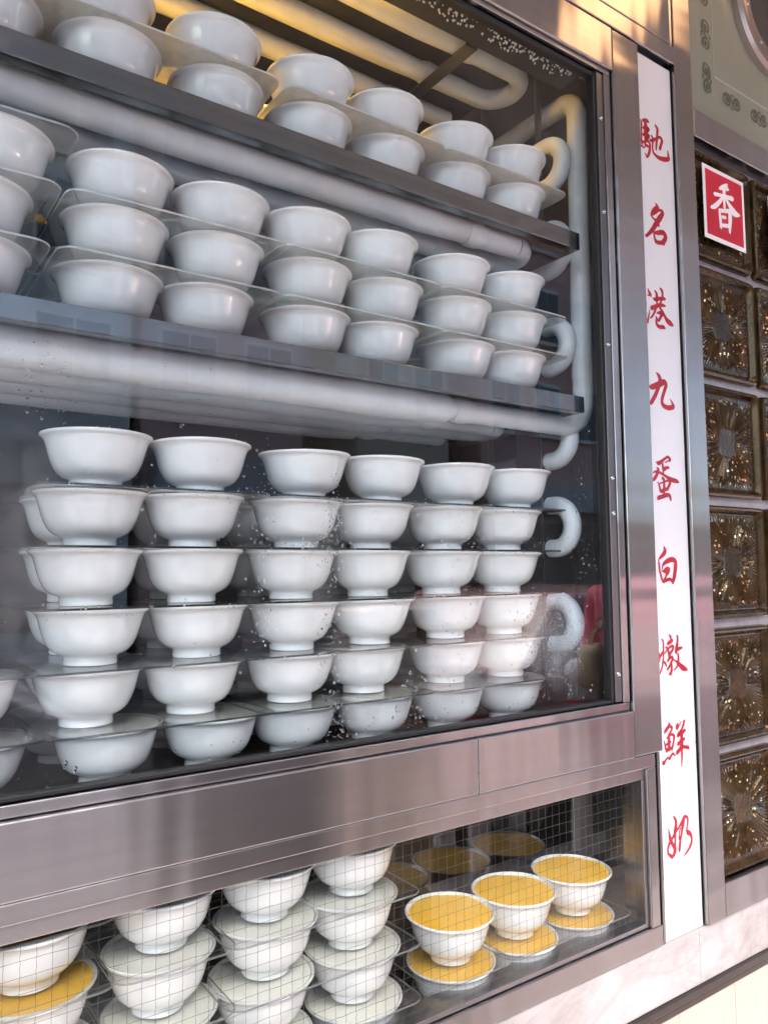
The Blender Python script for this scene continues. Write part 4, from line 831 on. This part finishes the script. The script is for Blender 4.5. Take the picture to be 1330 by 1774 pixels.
# ------------------------------------------------------------------ glass block window
gb = empty('glass_block_window', (1.32, 0.0, Z(-0.489))); tag(gb, 'window of brown sunburst glass blocks in pale joints', 'window')
part(MB().box(1.1348, 1.80, 0.0115, 0.05, Z(-0.4888), Z(0.7203)), 'joint_grid', M['grout'], gb)
def block_mesh():
    s = 0.0940; mb = MB(); P = 84; y0 = 0.0
    def sq(a, r):                  # point on a rounded square of half-size r
        c_, s_ = math.cos(a), math.sin(a); p_ = 26 if r > .06 else (9 if r > .028 else (4 if r > .015 else 2)); k = (abs(c_) ** p_ + abs(s_) ** p_) ** (-1 / p_); return c_ * k * r, s_ * k * r
    rings = [(s, .022, 0), (s, .006, 0), (s * .985, .001, 0), (s * .955, -.0015, 0), (s * .925, .000, 0), (s * .895, .005, 0), (s * .875, .0078, 0), (s * .855, .0066, 0), (s * .835, .0074, 0),
             (s * .78, .0074, .0003), (s * .70, .0072, .0007), (s * .61, .0072, .0010), (s * .52, .0072, .0010), (s * .43, .0072, .0009), (s * .35, .0072, .0007), (s * .28, .0072, .0004), (s * .24, .0074, 0), (s * .14, .0075, 0), (s * .02, .0075, 0)]
    vs_ = []; rg = random.Random(5); n = P * 2
    ph = [rg.uniform(.5, 1.3) for _ in range(n)]
    for (r, y, am) in rings:
        for k in range(n):
            a = math.pi * (k + .5) / P; x, z = sq(a, r); h = am * ph[k] * rg.uniform(.35, 1.4)
            vs_.append((x, y + (h if k % 2 else -h), z))
    fs = []
    for i in range(len(rings) - 1):
        fs += [(i * n + k, i * n + (k + 1) % n, (i + 1) * n + (k + 1) % n, (i + 1) * n + k) for k in range(n)]
    fs.append(tuple((len(rings) - 1) * n + k for k in range(n)))
    me = mb.add(vs_, fs).mesh('glass_block', M['block'], 12); me.materials.append(M['block_flute'])
    for p in me.polygons:
        rr = max(abs(p.center.x), abs(p.center.z))
        if s * .26 < rr < s * .80: p.material_index = 1
    return me
BLK = block_mesh()
for cx in (1.2255, 1.4245, 1.6235):
    for i in range(6):
        o = bpy.data.objects.new('glass_block', BLK); link(o); o.parent = gb
        zc = 0.6155 - 0.2022 * i
        o.location = (cx - gb.location.x, -.0005, Z(zc) - gb.location.z)
        o.rotation_euler = (0, R(90) * ((i * 3 + int(cx * 7)) % 4), 0)
# red cards stuck on the top blocks
def card(cx, label, ch=None):
    e = empty('paper_card', (cx, -.004, Z(0.621))); tag(e, label, 'card', 'red cards on the top blocks')
    part(MB().box(cx - .0626, cx + .0626, -.0046, -.0036, Z(0.5565), Z(0.6858)), 'border', M['card_white'], e)
    part(MB().box(cx - .0555, cx + .0555, -.0051, -.0047, Z(0.5640), Z(0.6785)), 'red_field', M['card_red'], e)
    if ch: glyph(ch, 'character', -.0052, M['card_white'], e, cx - 1.2290)
card(1.2290, 'red card with white border and one white character on the nearest top block', '香')
card(1.4385, 'red card with white border cut by the right edge of the picture')

# ------------------------------------------------------------------ sage green etched panel with round window
gp = empty('etched_panel', (1.45, 0.0, Z(0.769))); tag(gp, 'sage green etched panel with dark scroll ornament, upper right', 'panel')
part(MB().box(1.1345, 1.80, -.004, .03, Z(0.7690), Z(1.6)), 'panel_sheet', M['green'], gp)
part(MB().box(1.1345, 1.1372, -.0085, -.004, Z(0.7690), Z(1.6), .0008), 'edge_bar', M['steel_z'], gp)
SCROLL = [[(-26, 0, 2), (-20, 7, 5), (-8, 9, 5), (0, 3, 4), (6, -5, 3)], [(-26, 0, 2), (-22, -8, 4), (-10, -10, 4), (-4, -3, 3)], [(-18, 0, 7), (-10, 0, 8), (-4, 1, 4)],
          [(0, 3, 3), (8, -7, 3), (16, -10, 4), (24, -6, 4), (27, 2, 2)], [(6, -5, 3), (10, 6, 4), (20, 9, 5), (26, 3, 2)], [(12, -1, 6), (18, 0, 7), (22, 0, 3)], [(-2, 9, 2), (3, 13, 3), (8, 10, 2)], [(-3, -9, 2), (2, -14, 3), (6, -11, 2)]]
def scroll(cx, cz, vert, flip=1):
    mb = MB()
    for si, s in enumerate(SCROLL):
        Q = catmull(s, 4); vs_ = []
        for i, q in enumerate(Q):
            a = Q[max(0, i - 1)]; b = Q[min(len(Q) - 1, i + 1)]; t = Vector((b.x - a.x, b.y - a.y)).normalized(); w = q.z * .42
            for sgn in (1, -1):
                px, pz = q.x - t.y * w * sgn * 1.5, (q.y + t.x * w * sgn * 1.5) * flip
                if vert: px, pz = pz, -px
                vs_.append((cx + px / 1000, -.0045 - .00002 * si, Z(cz + pz / 1000)))
        mb.add(vs_, [(2 * i, 2 * i + 2, 2 * i + 3, 2 * i + 1) for i in range(len(Q) - 1)])
    part(mb, 'ornament', M['green_dark'], gp)
for cz in (0.846, 0.926, 1.006, 1.086): scroll(1.192, cz, True, 1 if cz < .9 else -1)
for cx in (1.266, 1.356, 1.446, 1.536): scroll(cx, 0.829, False)
part(MB().box(1.215, 1.78, -.0044, -.0040, Z(0.8545), Z(0.8590)), 'etched_line', M['green_pale'], gp)
part(MB().box(1.2135, 1.2155, -.0044, -.0040, Z(0.859), Z(1.58)), 'etched_line', M['green_pale'], gp)
pw = empty('round_window', (1.402, 0.0, Z(0.93))); tag(pw, 'round bronze framed window set in the green panel', 'window')
part(MB().lathe([(.122, -.002), (.122, .010), (.117, .016), (.110, .017), (.104, .012), (.100, .014), (.084, .014), (.080, .010), (.080, -.002)], 64, (1.402, -.0045, Z(1.045)), closed=True, axis='-y'), 'ring', M['bronze'], pw, 35)
part(MB().lathe([(.0005, .001), (.081, .001), (.081, -.001), (.0005, -.001)], 48, (1.402, -.0065, Z(1.045)), axis='-y'), 'pane', M['black_glass'], pw)
for a in range(8):
    an = R(a * 45 + 12); part(MB().lathe([(.0001, 0), (.0042, 0), (.0036, .002), (.0001, .003)], 10, (1.402 + .092 * math.cos(an), -.0185, Z(1.045 + .092 * math.sin(an))), axis='-y'), 'screw', M['chrome'], pw, 40)

# ------------------------------------------------------------------ marble band, trim, cream tiles
mw = empty('marble_band', (0.8, 0, Z(-0.62))); tag(mw, 'veined white marble band under the steel frames', 'wall')
for x0, x1 in ((XL, 0.32), (0.3208, 1.0708), (1.0716, 1.80)):
    part(MB().box(x0, x1, -.0060, .03, Z(-0.6212), Z(-0.5418), .0008), 'slab', M['marble'], mw)
tb = empty('trim_strip', (0.8, 0, Z(-0.645))); tag(tb, 'dark brown metal strip between marble and cream tiles', 'trim')
part(MB().box(XL, 1.80, -.0110, .03, Z(-0.6330), Z(-0.6217), .0014), 'bar', M['dark_trim'], tb)
part(MB().box(XL, 1.80, -.0090, .03, Z(-0.6440), Z(-0.6340), .0014), 'bar', M['dark_trim'], tb)
tw = empty('tiled_wall', (0.8, 0, 0)); tag(tw, 'cream tiled wall base below the dark strip', 'wall')
part(MB().box(XL, 1.80, -.0020, .03, 0.0, Z(-0.6442)), 'joint_bed', M['joint'], tw)
TM = MB().box(-.0718, .0718, -.0030, .004, -.0990, .0990, .0010).mesh('tile', M['tile'])
for i in range(4):
    for j in range(16):
        o = bpy.data.objects.new('tile', TM); link(o); o.parent = tw
        cx = 1.0861 + .1449 * (j - 11); o.location = (cx - tw.location.x, -.0032 + rb.uniform(-.0003, .0003), Z(-0.6455 - .0995 - .2 * i))

# ------------------------------------------------------------------ water drops on the panes
def drops(label, spots, y, n_seed, yy=-1):
    mb = MB(); rg = random.Random(n_seed)
    for (cx, cz, sx, sz, n, rmax) in spots:
        for _ in range(n):
            x = cx + rg.gauss(0, sx); z = cz + rg.gauss(0, sz)
            if not (-.1 < x < .889 and -.183 < z < .735): continue
            r = .0004 + (rmax - .0004) * rg.random() ** 2.6
            e = rg.uniform(.9, 1.5); ln = []
            for (rr, h) in ((1.0, 0.0), (.86, .32), (.5, .52), (.02, .6)):
                ln.append((rr, h))
            vs_ = []; nseg = 8
            for rr, h in ln:
                for k in range(nseg):
                    a = 6.2832 * k / nseg; vs_.append((x + r * rr * math.cos(a), y + yy * r * h, Z(z) + r * rr * e * math.sin(a)))
            fs = [(i * nseg + k, i * nseg + (k + 1) % nseg, (i + 1) * nseg + (k + 1) % nseg, (i + 1) * nseg + k) for i in range(3) for k in range(nseg)]
            fs.append(tuple(range(nseg))[::-1]); mb.add(vs_, fs)
    return tag(mb.build('water_drops', M['water'], None, 60), label, 'water drops', kind='stuff')
drops('scattered condensation drops on the lower part of the tall pane', [
    (0.352, 0.015, .008, .050, 190, .0014), (0.440, 0.045, .008, .028, 190, .0014), (0.40, 0.030, .045, .006, 140, .0015), (0.432, -0.06, .009, .045, 150, .0015),
    (0.44, -0.155, .012, .022, 110, .0019), (0.545, -0.150, .014, .024, 110, .0019), (0.60, -0.09, .016, .04, 110, .0016), (0.66, 0.030, .09, .006, 120, .0013), (0.62, -0.028, .10, .005, 90, .0013), (0.58, 0.075, .12, .006, 90, .0013),
    (0.78, -0.115, .030, .030, 620, .0012), (0.76, -0.06, .03, .012, 150, .0013), (0.30, -0.02, .14, .09, 110, .0017), (0.14, 0.17, .012, .02, 100, .0016),
    (0.45, -0.170, .25, .008, 170, .0019), (0.85, 0.06, .014, .07, 80, .0012), (0.25, 0.16, .07, .02, 60, .0013), (0.25, -0.035, .10, .005, 70, .0014), (0.27, 0.080, .08, .005, 70, .0013)], YG - .0002, 21)
